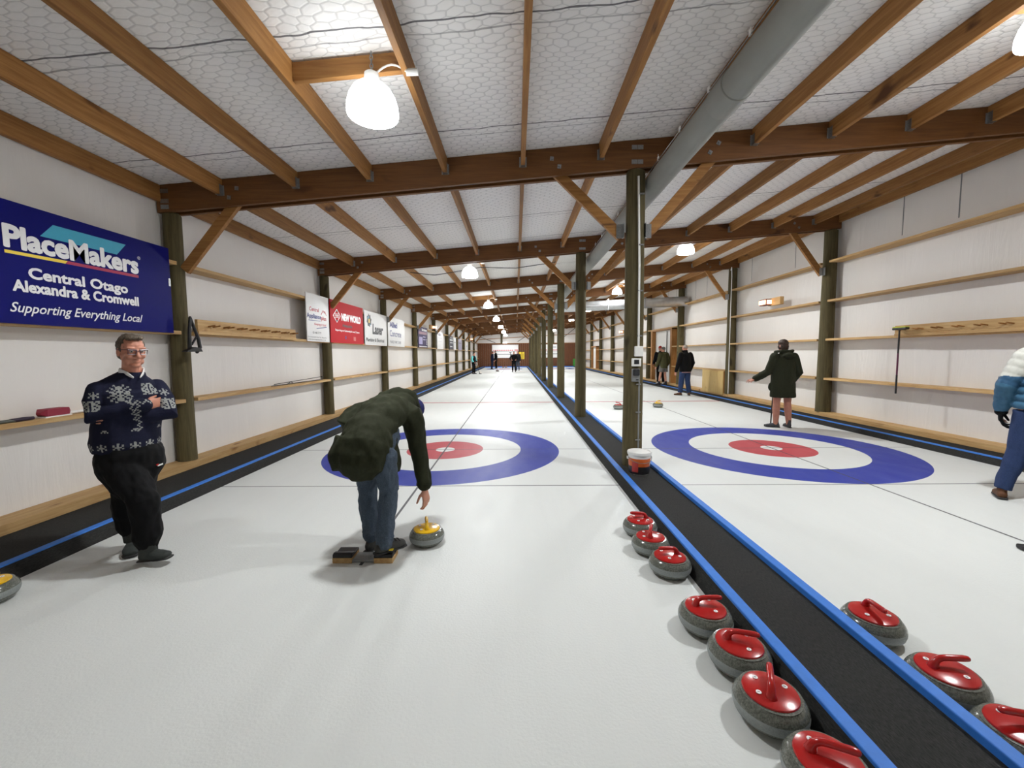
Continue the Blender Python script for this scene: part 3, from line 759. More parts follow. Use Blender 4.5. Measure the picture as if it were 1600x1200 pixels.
t = sign('red sign reading New World between the second and third left poles', 9.27, 11.27, 1.825, 2.8, C_RED)
flat('diamond', [[(9.417, 2.445), (9.62, 2.292), (9.825, 2.46), (9.63, 2.61)]], C_LET, t, .0008, 'white outer diamond'); flat('diamond', [[(9.447, 2.446), (9.62, 2.318), (9.792, 2.458), (9.628, 2.583)]], C_RED, t, .0012, 'red inner diamond')
flat('diamond', [[(9.56, 2.545), (9.628, 2.59), (9.70, 2.545)], [(9.56, 2.355), (9.62, 2.31), (9.68, 2.355)]], C_BLK, t, .0018, 'dark diamond tips')
flat('oval', [[(9.46, 2.40), (9.79, 2.41), (9.79, 2.505), (9.46, 2.495)]], C_LET, t, .0018); flat('oval', [[(9.475, 2.41), (9.775, 2.42), (9.775, 2.495), (9.475, 2.485)]], C_RED, t, .0022)
text_part('lettering', 'NW', (9.53, 9.73, 2.425, 2.48), C_LET, t, SX + .003, .02, label='NW initials in the diamond')
text_part('lettering', 'NEW WORLD', (9.885, 11.075, 2.368, 2.53), C_LET, t, SX + .001, .012, heavy=.011, label='New World in heavy white capitals')
text_part('lettering', 'Alexandra', (9.905, 10.49, 2.212, 2.29), C_BLK, t, SX + .001, .03, label='Alexandra in black letters')
text_part('lettering', 'Supporting our Community for over 35 years', (9.51, 10.965, 2.09, 2.15), C_LET, t, SX + .001, .03, label='white supporting line')
flat('icon', [[(10.06, 1.925), (10.12, 1.925), (10.12, 2.0), (10.06, 2.0)]], C_DBLUE, t); flat('icon', [[(10.57, 1.90), (10.72, 1.90), (10.72, 2.0), (10.57, 2.0)]], plain('pink_vinyl', srgb(200, 96, 90), .4), t)

t = sign('white sign reading Laser Plumbing & Electrical at the third left pole', 11.38, 13.32, 1.815, 2.775, C_WHITE)
star = []
for k in range(16):
    r = (.20 if k % 2 == 0 else .155); a = PI * k / 8 + .2; star.append((11.735 + r * math.cos(a), 2.51 + r * .98 * math.sin(a)))
flat('sunburst', [star], C_BLK, t, .001, 'dark sunburst'); flat('sunburst', [[(11.735 + .09 * math.cos(PI * k / 4) * (1 if k % 2 else .5), 2.50 + .09 * math.sin(PI * k / 4) * (1 if k % 2 else .5)) for k in range(8)]], C_YEL, t, .002, 'yellow flash in the sunburst')
flat('sunburst', [[(11.62, 2.58), (11.66, 2.53), (11.72, 2.61), (11.69, 2.65)], [(11.78, 2.40), (11.84, 2.44), (11.80, 2.35)]], C_TEAL, t, .002, 'blue flashes in the sunburst')
text_part('lettering', 'Laser', (12.0, 12.92, 2.148, 2.432), C_BLK, t, SX + .001, .012, .08, heavy=.014, label='Laser in large black letters')
text_part('lettering', 'Plumbing & Electrical', (11.46, 13.015, 1.885, 2.02), C_BLK, t, SX + .001, .02, label='Plumbing & Electrical in black letters')

t = sign('white sign reading Allied Concrete just beyond the third left pole', 13.45, 15.42, 1.815, 2.79, C_WHITE)
text_part('lettering', 'Allied', (13.66, 14.48, 2.455, 2.625), C_DBLUE, t, SX + .001, .012, heavy=.012, label='Allied in dark blue letters')
text_part('lettering', 'Concrete', (13.63, 14.96, 2.148, 2.355), C_DBLUE, t, SX + .001, .006, label='Concrete in thin dark blue letters')
text_part('lettering', 'MAKE. PART. SURE', (13.645, 14.93, 1.92, 2.01), C_GREY, t, SX + .001, .0, label='grey slogan line')

t = sign('dark purple poster beyond the fourth left pole', 17.63, 19.45, 1.835, 2.75, C_PUR)
LILAC = plain('lilac_print', srgb(150, 140, 190), .4)
text_part('lettering', 'Bannisters', (18.3, 19.3, 2.58, 2.70), C_LET, t, SX + .001, .02, label='white heading')
flat('photo_panel', [[(17.75, 2.42), (19.3, 2.43), (19.3, 2.55), (17.75, 2.53)]], plain('plum_print', srgb(120, 40, 80), .4), t); flat('photo_panel', [[(17.75, 1.98), (18.4, 1.98), (18.4, 2.3), (17.75, 2.3)]], LILAC, t)
flat('text_bar', [[(18.5, 2.3), (19.0, 2.3), (19.0, 2.34), (18.5, 2.34)], [(18.5, 2.18), (19.0, 2.18), (19.0, 2.22), (18.5, 2.22)]], LILAC, t)
for k in range(4): flat('dot_mark', [[(19.2, 1.98 + .07 * k), (19.32, 1.98 + .07 * k), (19.32, 2.02 + .07 * k), (19.2, 2.02 + .07 * k)]], C_LET, t)
flat('text_bar', [[(17.75, 1.87), (19.3, 1.87), (19.3, 1.90), (17.75, 1.90)]], C_LET, t)

t = sign('pale white poster with a grey emblem beyond the fifth left pole', 21.86, 23.66, 1.815, 2.75, C_WHITE)
flat('emblem', [[(22.5 + .4 * math.cos(PI * k / 6), 2.6 + .08 * math.sin(PI * k / 6)) for k in range(12)]], C_GREY, t); flat('text_bar', [[(22.1, 2.40), (23.3, 2.41), (23.3, 2.44), (22.1, 2.43)], [(22.2, 2.22), (23.2, 2.23), (23.2, 2.25), (22.2, 2.24)]], plain('faint_print', srgb(196, 196, 200), .4), t)
t = sign('dark grey poster with pale lines beyond the sixth left pole', 25.85, 27.5, 1.825, 2.69, plain('charcoal_sign', srgb(70, 70, 80), .5, 0, .05, 3, 0, None, .12))
flat('text_bar', [[(26.1, 2.4), (27.2, 2.41), (27.2, 2.47), (26.1, 2.46)], [(26.1, 2.24), (27.2, 2.25), (27.2, 2.28), (26.1, 2.27)], [(26.1, 2.0), (27.0, 2.0), (27.0, 2.04), (26.1, 2.04)]], C_LET, t); flat('photo_panel', [[(26.0, 2.52), (27.3, 2.53), (27.3, 2.62), (26.0, 2.61)]], C_BLK, t)
t = sign('narrow white poster beside the dark grey poster on the left wall', 27.6, 28.7, 1.825, 2.66, C_WHITE)
flat('text_bar', [[(27.8, 2.3), (28.5, 2.3), (28.5, 2.36), (27.8, 2.36)]], C_GREY, t)
t = sign('lilac grey poster beyond the seventh left pole', 29.98, 31.7, 1.82, 2.67, plain('lilac_sign', srgb(128, 122, 150), .4))
flat('text_bar', [[(30.2, 2.3), (31.4, 2.31), (31.4, 2.38), (30.2, 2.37)]], C_BLK, t)
t = sign('white poster farthest along the left wall, beyond the eighth pole', 34.1, 35.6, 1.79, 2.5, C_WHITE)
flat('emblem', [[(34.8, 2.1), (35.1, 2.1), (35.1, 2.25), (34.8, 2.25)]], LILAC, t)

# ------------------------------------------------------------------ score boards on the end wall
def score(x0, x1, label):
    y = Y1 - .075
    t = thing('score_board', label, 'scoreboard', ((x0 + x1) / 2, y, 1.05), 'score boards on the end wall')
    mk('board', MB().box(((x0 + x1) / 2, y - .02, 1.79), (x1 - x0, .04, 1.46)), C_WHITE, t)
    m = MB()
    for z in (1.77, 1.47): m.box(((x0 + x1) / 2 + (0 if z > 1.6 else 0), y - .045, z), (x1 - x0 - .06, .02, .05 if z < 1.6 else .03))
    mk('number_rail', m, C_BLK, t)
    m = MB(); n = 11; w = (x1 - x0) * .78 / n
    for k in range(n): m.prism([(x0 + .1 + k * w + .02, 1.86), (x0 + .1 + k * w + w * .7, 1.86), (x0 + .1 + k * w + w * .7, 1.95), (x0 + .1 + k * w + .02, 1.95)], 'y', y - .05, y - .04)
    for k in range(3): m.prism([(x1 - .42 + k * .13, 1.86), (x1 - .42 + k * .13 + .11, 1.86), (x1 - .42 + k * .13 + .11, 1.97), (x1 - .42 + k * .13, 1.97)], 'y', y - .05, y - .04)
    mk('number_tags', m, C_LRED, t)
    return t
score(-2.66, .27, 'white score board with red number tags on the plank end wall of the left sheet'); t2 = score(2.66, 5.36, 'white score board with red number tags on the plank end wall of the right sheet')
m = MB(); y = Y1 - .11
for a, b in (((3.1, 2.2), (3.4, 2.25)), ((4.1, 2.15), (4.5, 2.3))): m.prism([(a[0], a[1]), (b[0], a[1]), (b[0], b[1]), (a[0], b[1])], 'y', y - .03, y - .02)
mk('printed_mark', m, plain('pale_grey_print', srgb(176, 178, 182), .4), t2)
for k, (xa, xb) in enumerate(((.37, .63), (.70, .94))):
    t = thing('yellow_panel', 'yellow notice panel on the plank end wall, ' + ('left' if k == 0 else 'right') + ' of the pair beside the score board', 'notice', ((xa + xb) / 2, Y1 - .08, .9), 'yellow notice panels')
    mk('panel', MB().box(((xa + xb) / 2, Y1 - .085, 1.3), (xb - xa, .03, .8)), C_YEL, t)
    m = MB()
    for q in range(4): m.box(((xa + xb) / 2, Y1 - .105, 1.05 + .14 * q), (xb - xa - .1, .01, .05))
    mk('printed_mark', m, plain('brown_print', srgb(120, 90, 30), .5), t)
t = thing('end_light', 'small bright bulkhead light on the end wall above the left score board', 'light', (-1.22, Y1 - .1, 2.7))
mk('light_case', MB().box((-1.22, Y1 - .14, 2.77), (.42, .12, .05)), MAT['white_paint'], t); mk('light_lens', MB().box((-1.22, Y1 - .14, 2.715), (.4, .12, .06)), MAT['lamp'], t)
t = tag(mk('green_mat', MB().box((6.48, Y1 - .45, .5), (.3, .12, .8)), plain('green_foam', srgb(60, 140, 50), .7), None, (6.48, Y1 - .45, .09), bevel=.02), 'green foam mat standing at the far right end of the hall', 'mat')

# ================================================================== CURLING STONES
def make_stone(mat, nm):
    t = thing('curling_stone', 'x', 'curling stone')
    prof = [(0, .0), (.07, 0), (.088, .003), (.115, .013), (.133, .032), (.1405, .053), (.1415, .068), (.139, .084), (.130, .102), (.117, .115), (.107, .120), (.0, .121)]
    # smooth the profile
    def cr(P, n=3):
        out = []
        for i in range(len(P) - 1):
            p0, p1, p2, p3 = P[max(i - 1, 0)], P[i], P[i + 1], P[min(i + 2, len(P) - 1)]
            for k in range(n):
                u = k / n; out.append(tuple(.5 * (2 * p1[q] + (p2[q] - p0[q]) * u + (2 * p0[q] - 5 * p1[q] + 4 * p2[q] - p3[q]) * u * u + (3 * p1[q] - p0[q] - 3 * p2[q] + p3[q]) * u ** 3) for q in (0, 1)))
        out.append(P[-1]); return [(max(0, r), z) for r, z in out]
    mk('granite_body', MB().lathe(cr(prof), seg=48, close=False), MAT['granite'], t, smooth=True)
    mk('top_cap', MB().lathe([(0, .115), (.104, .115), (.1065, .122), (.104, .127), (.088, .132), (.055, .137), (.02, .140), (0, .140)], seg=40, close=False), mat, t, smooth=True)
    P = [(-.052, .134), (-.050, .150), (-.042, .166), (-.026, .176), (-.005, .180), (.03, .182), (.062, .184), (.076, .184)]
    R = [.024, .0175, .0145, .0135, .0135, .0138, .014, .0125]
    mk('handle', MB().tube([(x, 0, z) for x, z in P], [(r, r * .92) for r in R], 16, 'round', side=(0, 1, 0)), mat, t, smooth=True)
    for a in (60, -60, 135):
        c = (.069 * math.cos(math.radians(a)), .062 * math.sin(math.radians(a)))
        s = mk('sticker', MB().lathe([(0, .1385), (.0105, .1385), (.0105, .136)], (c[0], c[1], 0), 16, close=False), C_LET, t); mk('sticker_mark', MB().box((c[0], c[1], .139), (.004, .009, .0008)), MAT['grey'], s)
    return t
STONES = [ # x, y, grip angle (deg), colour, label
 (1.05, 3.42, 185, 'r', 'red handled curling stone farthest from the camera in the row left of the divider'),
 (1.035, 3.10, 68, 'r', 'red handled stone second farthest in the row left of the divider, handle seen end-on'),
 (1.07, 2.79, 190, 'r', 'red handled stone third farthest in the row left of the divider, grip pointing left'),
 (1.05, 2.205, -5, 'r', 'red handled curling stone left of the divider, first after the gap, grip pointing right'),
 (1.085, 1.922, -22, 'r', 'red handled curling stone left of the divider, second after the gap, grip angled right'),
 (1.06, 1.636, 62, 'r', 'red handled curling stone left of the divider, third after the gap, grip pointing away'),
 (1.085, 1.345, -28, 'r', 'red handled curling stone left of the divider, cut by the bottom edge of the picture'),
 (1.93, 2.15, -95, 'r', 'red handled curling stone right of the divider, farthest of the three there'),
 (1.912, 1.75, -8, 'r', 'red handled curling stone right of the divider, middle of the three there'),
 (1.908, 1.465, 170, 'r', 'red handled curling stone right of the divider, cut by the right edge of the picture'),
 (-.74, 3.26, 104, 'y', 'yellow handled curling stone just released by the bending man'),
 (-3.355, 2.46, 0, 'y', 'yellow handled curling stone cut by the left edge of the picture beside the left walkway'),
 (2.80, 11.2, 140, 'r', 'red handled curling stone half hidden left of the nearest divider pole on the right sheet'),
 (4.0, 11.55, 20, 'y', 'yellow handled curling stone on the right sheet near the red hog line'),
 (2.93, 9.95, 0, 'r', 'grey curling stone almost hidden behind the right side of the nearest divider pole'),
 (-1.6, 35.3, 60, 'r', 'single curling stone on the far left sheet before the standing players'),
 (-1.37, 44.5, 60, 'r', 'left one of two tiny stones by the far end of the left sheet'),
 (-1.06, 44.45, 60, 'r', 'right one of two tiny stones by the far end of the left sheet'),
]
proto = {'r': make_stone(MAT['red_plastic'], 'red'), 'y': make_stone(MAT['yellow_plastic'], 'yellow')}; used = set()
for x, y, a, c, lab in STONES:
    if c not in used: t = proto[c]; used.add(c); t.location = (x, y, 0); t.rotation_euler = (0, 0, math.radians(a)); t['label'] = lab
    else: t = dup(proto[c], (x, y, 0), math.radians(a), lab)
    t['group'] = 'red handled stones' if c == 'r' else 'yellow handled stones'

# ------------------------------------------------------------------ the hack (foot rest) under the bending man
t = thing('curling_hack', 'black rubber curling hack on wooden blocks under the bending man', 'hack', (-1.15, 2.98, 0))
for xa, xb in ((-1.372, -1.228), (-1.064, -.925)):
    mk('wooden_block', MB().box(((xa + xb) / 2, 3.0, .02), (xb - xa, .15, .04)), MAT['girt'], t, bevel=.003)
    xm = (xa + xb) / 2; m = MB()
    m.prism([(2.927, .04), (3.075, .04), (3.075, .055), (3.0, .052), (2.985, .066), (2.95, .072), (2.93, .064)], 'x', xa, xb)
    mk('rubber_pad', m, MAT['black'], t, bevel=.004)
mk('centre_plate', MB().box((-1.146, 3.0, .012), (.17, .13, .02)), MAT['grey'], t, bevel=.004)
# dark broom tip at the right edge
t = thing('broom', 'black broom head lying on the right sheet at the right edge of the picture', 'broom', (4.0, 3.09, 0))
mk('broom_head', MB().box((4.0, 3.09, .02), (.22, .07, .035), 0, Matrix.Rotation(-.25, 3, 'Z')), MAT['black'], t, bevel=.01)
mk('shaft', MB().tube([(4.02, 3.09, .045), (5.1, 2.8, .06)], .0125, 10), MAT['black'], t, smooth=True)
# ================================================================== PEOPLE
from mathutils import noise as mnoise
def cloth(name, col, rough=.85, fuzz=.12, scale=60, bump=.35, fold=.25):
    t = NT(name); vec = t.coord()
    n = t.noise(vec, scale, 3, .6); n2 = t.noise(vec, 9, 3, .6, .6)
    a = tuple(c * (1 - fuzz) for c in col[:3]) + (1,); b = tuple(min(1, c * (1 + fuzz)) for c in col[:3]) + (1,)
    t.set(Base_Color=t.mix(t.math('MULTIPLY', n2, .5), t.ramp(n, [(.3, a), (.7, b)]), a), Roughness=rough, Specular_IOR_Level=.2)
    t.bump(t.math('ADD', t.math('MULTIPLY', n, fold * .3), n2), bump, .012); return t.m
def skinmat(name, col):
    t = NT(name); n = t.noise(t.coord(), 22, 3)
    a = tuple(c * .88 for c in col[:3]) + (1,)
    t.set(Base_Color=t.ramp(n, [(.35, a), (.65, col)]), Roughness=.5, Subsurface_Weight=.06, Subsurface_Radius=(.02, .008, .004)); return t.m
SKIN = skinmat('skin', srgb(204, 146, 122)); SKIN2 = skinmat('ruddy_skin', srgb(196, 134, 110))
def hairmat(name, a, b):
    t = NT(name); n = t.noise(t.coord('Object', (40, 40, 8)), 5, 4, .6, .4)
    t.set(Base_Color=t.ramp(n, [(.35, a), (.65, b)]), Roughness=.55); t.bump(n, .6, .006); return t.m
HAIR_GB = hairmat('greying_brown_hair', srgb(50, 40, 30), srgb(104, 90, 72)); HAIR_BR = hairmat('brown_hair', srgb(40, 26, 18), srgb(74, 50, 34)); HAIR_GR = hairmat('grey_hair', srgb(120, 110, 100), srgb(176, 166, 154)); HAIR_DK = hairmat('dark_hair', srgb(20, 16, 14), srgb(40, 32, 26))

def fuse(name, mb, mat, parent, voxel=.006, smooth=3, disp=0, dscale=12, paint=None, mats=None):
    """melt overlapping closed shapes into ONE continuous surface"""
    o0 = ORG[parent.name]
    me = bpy.data.meshes.new('tmp'); me.from_pydata([V(v) - o0 for v in mb.v], [], mb.f)
    import bmesh
    b = bmesh.new(); b.from_mesh(me); bmesh.ops.recalc_face_normals(b, faces=b.faces); b.to_mesh(me); b.free()
    o = bpy.data.objects.new('tmp', me); COL.objects.link(o)
    r = o.modifiers.new('r', 'REMESH'); r.mode = 'VOXEL'; r.voxel_size = voxel; r.adaptivity = 0
    if smooth: s = o.modifiers.new('s', 'SMOOTH'); s.factor = .5; s.iterations = smooth
    dg = bpy.context.evaluated_depsgraph_get(); dg.update()
    m2 = bpy.data.meshes.new_from_object(o.evaluated_get(dg)); m2.name = name
    COL.objects.unlink(o); bpy.data.objects.remove(o); bpy.data.meshes.remove(me)
    if disp:
        n = len(m2.vertices); co = [0.0] * (3 * n); no = [0.0] * (3 * n)
        m2.vertices.foreach_get('co', co); m2.vertex_normals.foreach_get('vector', no)
        for i in range(n):
            j = 3 * i; q = V((co[j] * dscale, co[j + 1] * dscale, co[j + 2] * dscale * .55))
            d = disp * (mnoise.noise(q) + .5 * mnoise.noise(q * 2.1))
            co[j] += no[j] * d; co[j + 1] += no[j + 1] * d; co[j + 2] += no[j + 2] * d
        m2.vertices.foreach_set('co', co); m2.update()
    m2.materials.clear()
    for m in (mats or [mat]): m2.materials.append(m)
    m2.polygons.foreach_set('use_smooth', [True] * len(m2.polygons))
    if paint:
        idx = [0] * len(m2.polygons)
        for p in m2.polygons: idx[p.index] = paint(p.center + o0, p.normal) or 0
        m2.polygons.foreach_set('material_index', idx)
    x = bpy.data.objects.new(name, m2); link(x, parent); return x

def frame(F, U=V((0, 0, 1))):
    f = V(F).normalized(); s = V(U).cross(f).normalized(); u = f.cross(s)
    return f, s, u
def head_shapes(mb, c, F, U=V((0, 0, 1)), k=.92):
    f, s, u = frame(F, U); R = Matrix((f, s, u)).transposed()
    def p(x, y, z): return c + (f * x + s * y + u * z) * k
    def ball(q, r): mb.ball(p(*q), tuple(a * k for a in r), R)
    ball((0, 0, .03), (.096, .077, .1)); ball((.028, 0, -.045), (.066, .06, .078)); ball((.06, 0, -.098), (.03, .034, .026))
    ball((-.03, 0, -.02), (.07, .066, .08))
    for y in (-1, 1):
        ball((.062, y * .04, -.028), (.032, .026, .026)); ball((.082, y * .034, .036), (.018, .03, .011)); ball((-.005, y * .079, -.008), (.022, .011, .034)); ball((.03, y * .045, -.075), (.04, .022, .03))
    mb.tube([p(.088, 0, .02), p(.106, 0, -.005), p(.116, 0, -.026)], [.011 * k, .013 * k, .016 * k], 10, 'round')
    for y in (-1, 1): ball((.1, y * .013, -.03), (.012, .01, .009))
    ball((.088, 0, -.06), (.012, .026, .007)); ball((.086, 0, -.073), (.012, .022, .008))
    return p, R
def hand_shapes(mb, w, d, n, th, curl=(.3, .45, .4), k=1.0, spread=.06, thumb=(.75, .35)):
    """hand at wrist w; d along the fingers, n out of the back of the hand, th towards the thumb side"""
    d = V(d).normalized(); n = (V(n) - d * V(n).dot(d)).normalized(); th2 = d.cross(n)
    if th2.dot(V(th)) < 0: th2 = -th2
    th = th2
    w = V(w)
    mb.tube([w - d * .01 * k, w + d * .03 * k, w + d * .075 * k, w + d * .092 * k], [(.028 * k, .019 * k), (.036 * k, .017 * k), (.041 * k, .0145 * k), (.038 * k, .012 * k)], 14, 'round', side=th)
    L = [(.041, .026, .02), (.046, .03, .022), (.042, .028, .021), (.033, .02, .018)]; O = [.03, .0105, -.0095, -.029]; B = [.088, .094, .09, .08]
    for i in range(4):
        p = w + d * B[i] * k + th * O[i] * k; a = 0; pts = [p - d * .02 * k, p]; dd = (d + th * (1.5 - i) * spread).normalized()
        for j in range(3):
            a += curl[j] * (1 + .12 * i); v = dd * math.cos(a) - n * math.sin(a); p = p + v * L[i][j] * k; pts.append(p)
        mb.tube(pts, [.0095 * k, .0093 * k, .0086 * k, .0078 * k, .0068 * k], 10, 'round')
    b = w + d * .022 * k + th * .028 * k; v1 = (d * (1 - thumb[0] * .6) + th * thumb[0] - n * thumb[1]).normalized(); v2 = (d * .9 + th * thumb[0] * .35 - n * thumb[1] * 1.2).normalized()
    mb.tube([b - th * .012 * k, b + v1 * .035 * k, b + v1 * .04 * k + v2 * .03 * k, b + v1 * .042 * k + v2 * .056 * k], [.013 * k, .0115 * k, .0098 * k, .0078 * k], 10, 'round')

def shoe(name, an, toe_dir, mat, sole, t, L=.28, wide=.05, h=.075, sole_z=None, pitch=0.0, boot=.0):
    """shoe around the ankle: an = ankle joint, sole rests at sole_z"""
    d = V((toe_dir[0], toe_dir[1], 0)).normalized(); s = V((-d.y, d.x, 0)); z0 = an.z - .085 if sole_z is None else sole_z
    Rp = Matrix.Rotation(pitch, 3, s); heel = V((an.x, an.y, z0)) - d * .07
    def p(x, z): return heel + Rp @ (d * x + V((0, 0, z)))
    m = MB()
    m.tube([p(.035, .042), p(.10, .045), p(.17, .038), p(L - .05, .032)], [(wide * .72, .04), (wide * .8, .042), (wide, .034), (wide * .82, .026)], 16, 'round', side=s)
    m.tube([p(.045, .045), p(.06, .075 + boot * .5), p(.062, h + .035 + boot)], [(.038, .042), (.037, .042), (.038, .042)], 14, 'flat', side=s)
    for q in (.12, .155): m.ball(p(q, .07), (.02, .02, .012))
    o = fuse('shoe', m, mat, t, .005, 2)
    m = MB(); pts = [p(x, .011) for x in (.0, .06, .13, .2, L - .03)]
    m.tube(pts, [(wide * .72, .011), (wide * .82, .011), (wide * .86, .011), (wide * 1.02, .011), (wide * .8, .011)], 16, 'round', side=s)
    mk('sole', m, sole, o, smooth=True)
    return o

EYEW = plain('eye_white', srgb(186, 174, 166), .3)
def body(J, t, voxel, skin, k=.92, hands=None, feet=True, thick=1.0, legk=1.0):
    mb = MB(); f, s, u = frame(J['F'])
    w = J['pelvis'].lerp(J['chest'], .5)
    mb.tube([J['pelvis'], w, J['chest'], J['neck'].lerp(J['chest'], .35), J['neck']], [(.125 * thick, .09 * thick), (.115 * thick, .085 * thick), (.13 * thick, .085 * thick), (.09, .06), (.05, .045)], 20, 'round', side=s)
    mb.tube([J['neck'], J['head'] - V(J['Uh']) * .03 if 'Uh' in J else J['head']], [.058, .052], 14, 'round')
    pf, R = head_shapes(mb, J['head'], J['Fh'], J.get('Uh', V((0, 0, 1))), k)
    for c in 'rl':
        mb.tube([J[c + 'sh'], J[c + 'el'], J[c + 'wr']], [.04, .034, .0255], 12, 'round')
        mb.tube([J[c + 'hip'], J[c + 'kn'], J[c + 'kn'].lerp(J[c + 'an'], .3), J[c + 'an']], [.078 * legk, .05 * legk, .054 * legk, .036 * legk], 14, 'round')
        mb.tube([J[c + 'an'], J[c + 'an'] - V((0, 0, .03)) + V(J[c + 'ft']) * .03], [.03, .024], 10, 'round')
        h = (hands or {}).get(c)
        if h is None:
            d = (J[c + 'wr'] - J[c + 'el']).normalized(); side = s if c == 'l' else -s
            h = dict(d=d, n=side, th=f)
        hand_shapes(mb, J[c + 'wr'], **h)
    o = fuse('body', mb, skin, t, voxel, 2)
    for y in (-1, 1):
        e = mk('eye', MB().ball(pf(.083, y * .033, .012), .0125 * k, seg=12, rings=8), EYEW, o, smooth=True)
        mk('iris', MB().ball(pf(.0925, y * .033, .0105), .0062 * k, seg=10, rings=6), MAT['dark'], e, smooth=True)
    return pf, R

def hair(J, t, mat, k=.92, extra=(), voxel=.006, name='hair', back=.018, up=.04, r=(.1, .084, .1), disp=.006):
    f, s, u = frame(J['Fh'], J.get('Uh', V((0, 0, 1)))); R = Matrix((f, s, u)).transposed(); c = J['head']
    mb = MB(); P = lambda x, y, z: c + (f * x + s * y + u * z) * k
    mb.ball(P(-back, 0, up), tuple(a * k for a in r), R)
    for q, rr in extra: mb.ball(P(*q), tuple(a * k for a in rr), R)
    return fuse(name, mb, mat, t, voxel, 2, disp, 45)

def stand(x, y, z, ang, H, arms=None, legs=None, lean=(0, 0), face=None, hlean=0):
    a = math.radians(ang); f = V((math.cos(a), math.sin(a), 0)); s = V((-f.y, f.x, 0)); b = V((x, y, z))
    def P(p): 
        return b + f * (p[0] * H + lean[0] * p[2]) + s * (p[1] * H + lean[1] * p[2]) + V((0, 0, p[2] * H))
    J = dict(F=f, Fh=V((math.cos(math.radians(face)), math.sin(math.radians(face)), 0)) if face is not None else f, pelvis=P((0, 0, .53)), chest=P((.012, 0, .725)), neck=P((.005, 0, .835)), head=P((.025 + hlean, 0, .922)))
    ar = dict(r=((-.02, -.145, .635), (.05, -.15, .485)), l=((-.02, .145, .635), (.05, .15, .485))); ar.update(arms or {})
    lg = dict(r=((.01, -.06, .28), (-.01, -.065, .05), (1, -.2)), l=((.01, .06, .28), (-.01, .065, .05), (1, .2))); lg.update(legs or {})
    for c, sg in (('r', -1), ('l', 1)):
        J[c + 'sh'] = P((0, sg * .105, .8)); J[c + 'el'] = P(ar[c][0]); J[c + 'wr'] = P(ar[c][1])
        J[c + 'hip'] = P((0, sg * .053, .5)); J[c + 'kn'] = P(lg[c][0]); an = P(lg[c][1]); an.z = z + .085; J[c + 'an'] = an
        q = lg[c][2]; J[c + 'ft'] = (f * q[0] + s * q[1]).normalized()
    J['P'] = P; J['s'] = s; J['H'] = H
    return J

def jacket(J, t, mat, hem_z, name='jacket', a=(.2, .15), sh=(.19, .12), arm=(.078, .066, .056), voxel=.009, extra=None, disp=.006, cuff=.93, paint=None, mats=None, hem_flare=0, dscale=11):
    """upper garment: trunk from the hem up to the collar plus both sleeves, melted together"""
    f, s, u = frame(J['F']); P = J['P']; H = J['H']; mb = MB()
    hz = hem_z / H
    rings = [(P((0, 0, hz)), a[0] + hem_flare, a[1] + hem_flare), (P((0, 0, hz + .04)), a[0] + hem_flare * .8, a[1] + hem_flare * .8), (P((.004, 0, max(.56, hz + .06))), a[0], a[1]), (P((.008, 0, .66)), a[0] * .98, a[1] * .98), (P((.01, 0, .745)), sh[0], sh[1] + .012), (P((.004, 0, .80)), sh[0] * .86, sh[1] * .9), (P((.004, 0, .835)), .095, .085), (P((.004, 0, .86)), .07, .07)]
    mb.tube([r[0] for r in rings], [(r[1], r[2]) for r in rings], 28, 'flat', side=s)
    for c in 'rl': mb.tube([J[c + 'sh'], J[c + 'sh'].lerp(J[c + 'el'], .5), J[c + 'el'], J[c + 'el'].lerp(J[c + 'wr'], .5), J[c + 'el'].lerp(J[c + 'wr'], cuff)], [arm[0], (arm[0] + arm[1]) / 2, arm[1], (arm[1] + arm[2]) / 2, arm[2]], 16, 'round')
    if extra: extra(mb, P, f, s)
    return fuse(name, mb, mat, t, voxel, 3, disp, dscale, paint, mats)
def trousers(J, t, mat, name='trousers', r=(.1, .075, .062), hip=(.165, .13), voxel=.009, disp=.006, end=.96, dscale=13):
    f, s, u = frame(J['F']); mb = MB()
    p = J['pelvis']; mb.tube([p + V((0, 0, .08)), p, (J['rhip'] + J['lhip']) / 2 - V((0, 0, .03))], [(hip[0] * .95, hip[1] * .95), hip, (hip[0] * .95, hip[1])], 24, 'round', side=s)
    for c in 'rl':
        e = J[c + 'kn'].lerp(J[c + 'an'], end)
        mb.tube([J[c + 'hip'], J[c + 'hip'].lerp(J[c + 'kn'], .5), J[c + 'kn'], J[c + 'kn'].lerp(e, .5), e], [r[0], (r[0] + r[1]) / 2, r[1], (r[1] + r[2]) / 2, r[2]], 18, 'flat')
    return fuse(name, mb, mat, t, voxel, 3, disp, dscale)
def shorts(J, t, mat, end=.6, r=(.1, .1), hip=(.165, .13), voxel=.01):
    f, s, u = frame(J['F']); mb = MB(); p = J['pelvis']
    mb.tube([p + V((0, 0, .08)), p, (J['rhip'] + J['lhip']) / 2 - V((0, 0, .03))], [(hip[0] * .95, hip[1] * .95), hip, (hip[0] * .95, hip[1])], 24, 'round', side=s)
    for c in 'rl': mb.tube([J[c + 'hip'], J[c + 'hip'].lerp(J[c + 'kn'], end)], [r[0], r[1]], 18, 'flat')
    return fuse('shorts', mb, mat, t, voxel, 3, .005, 12)

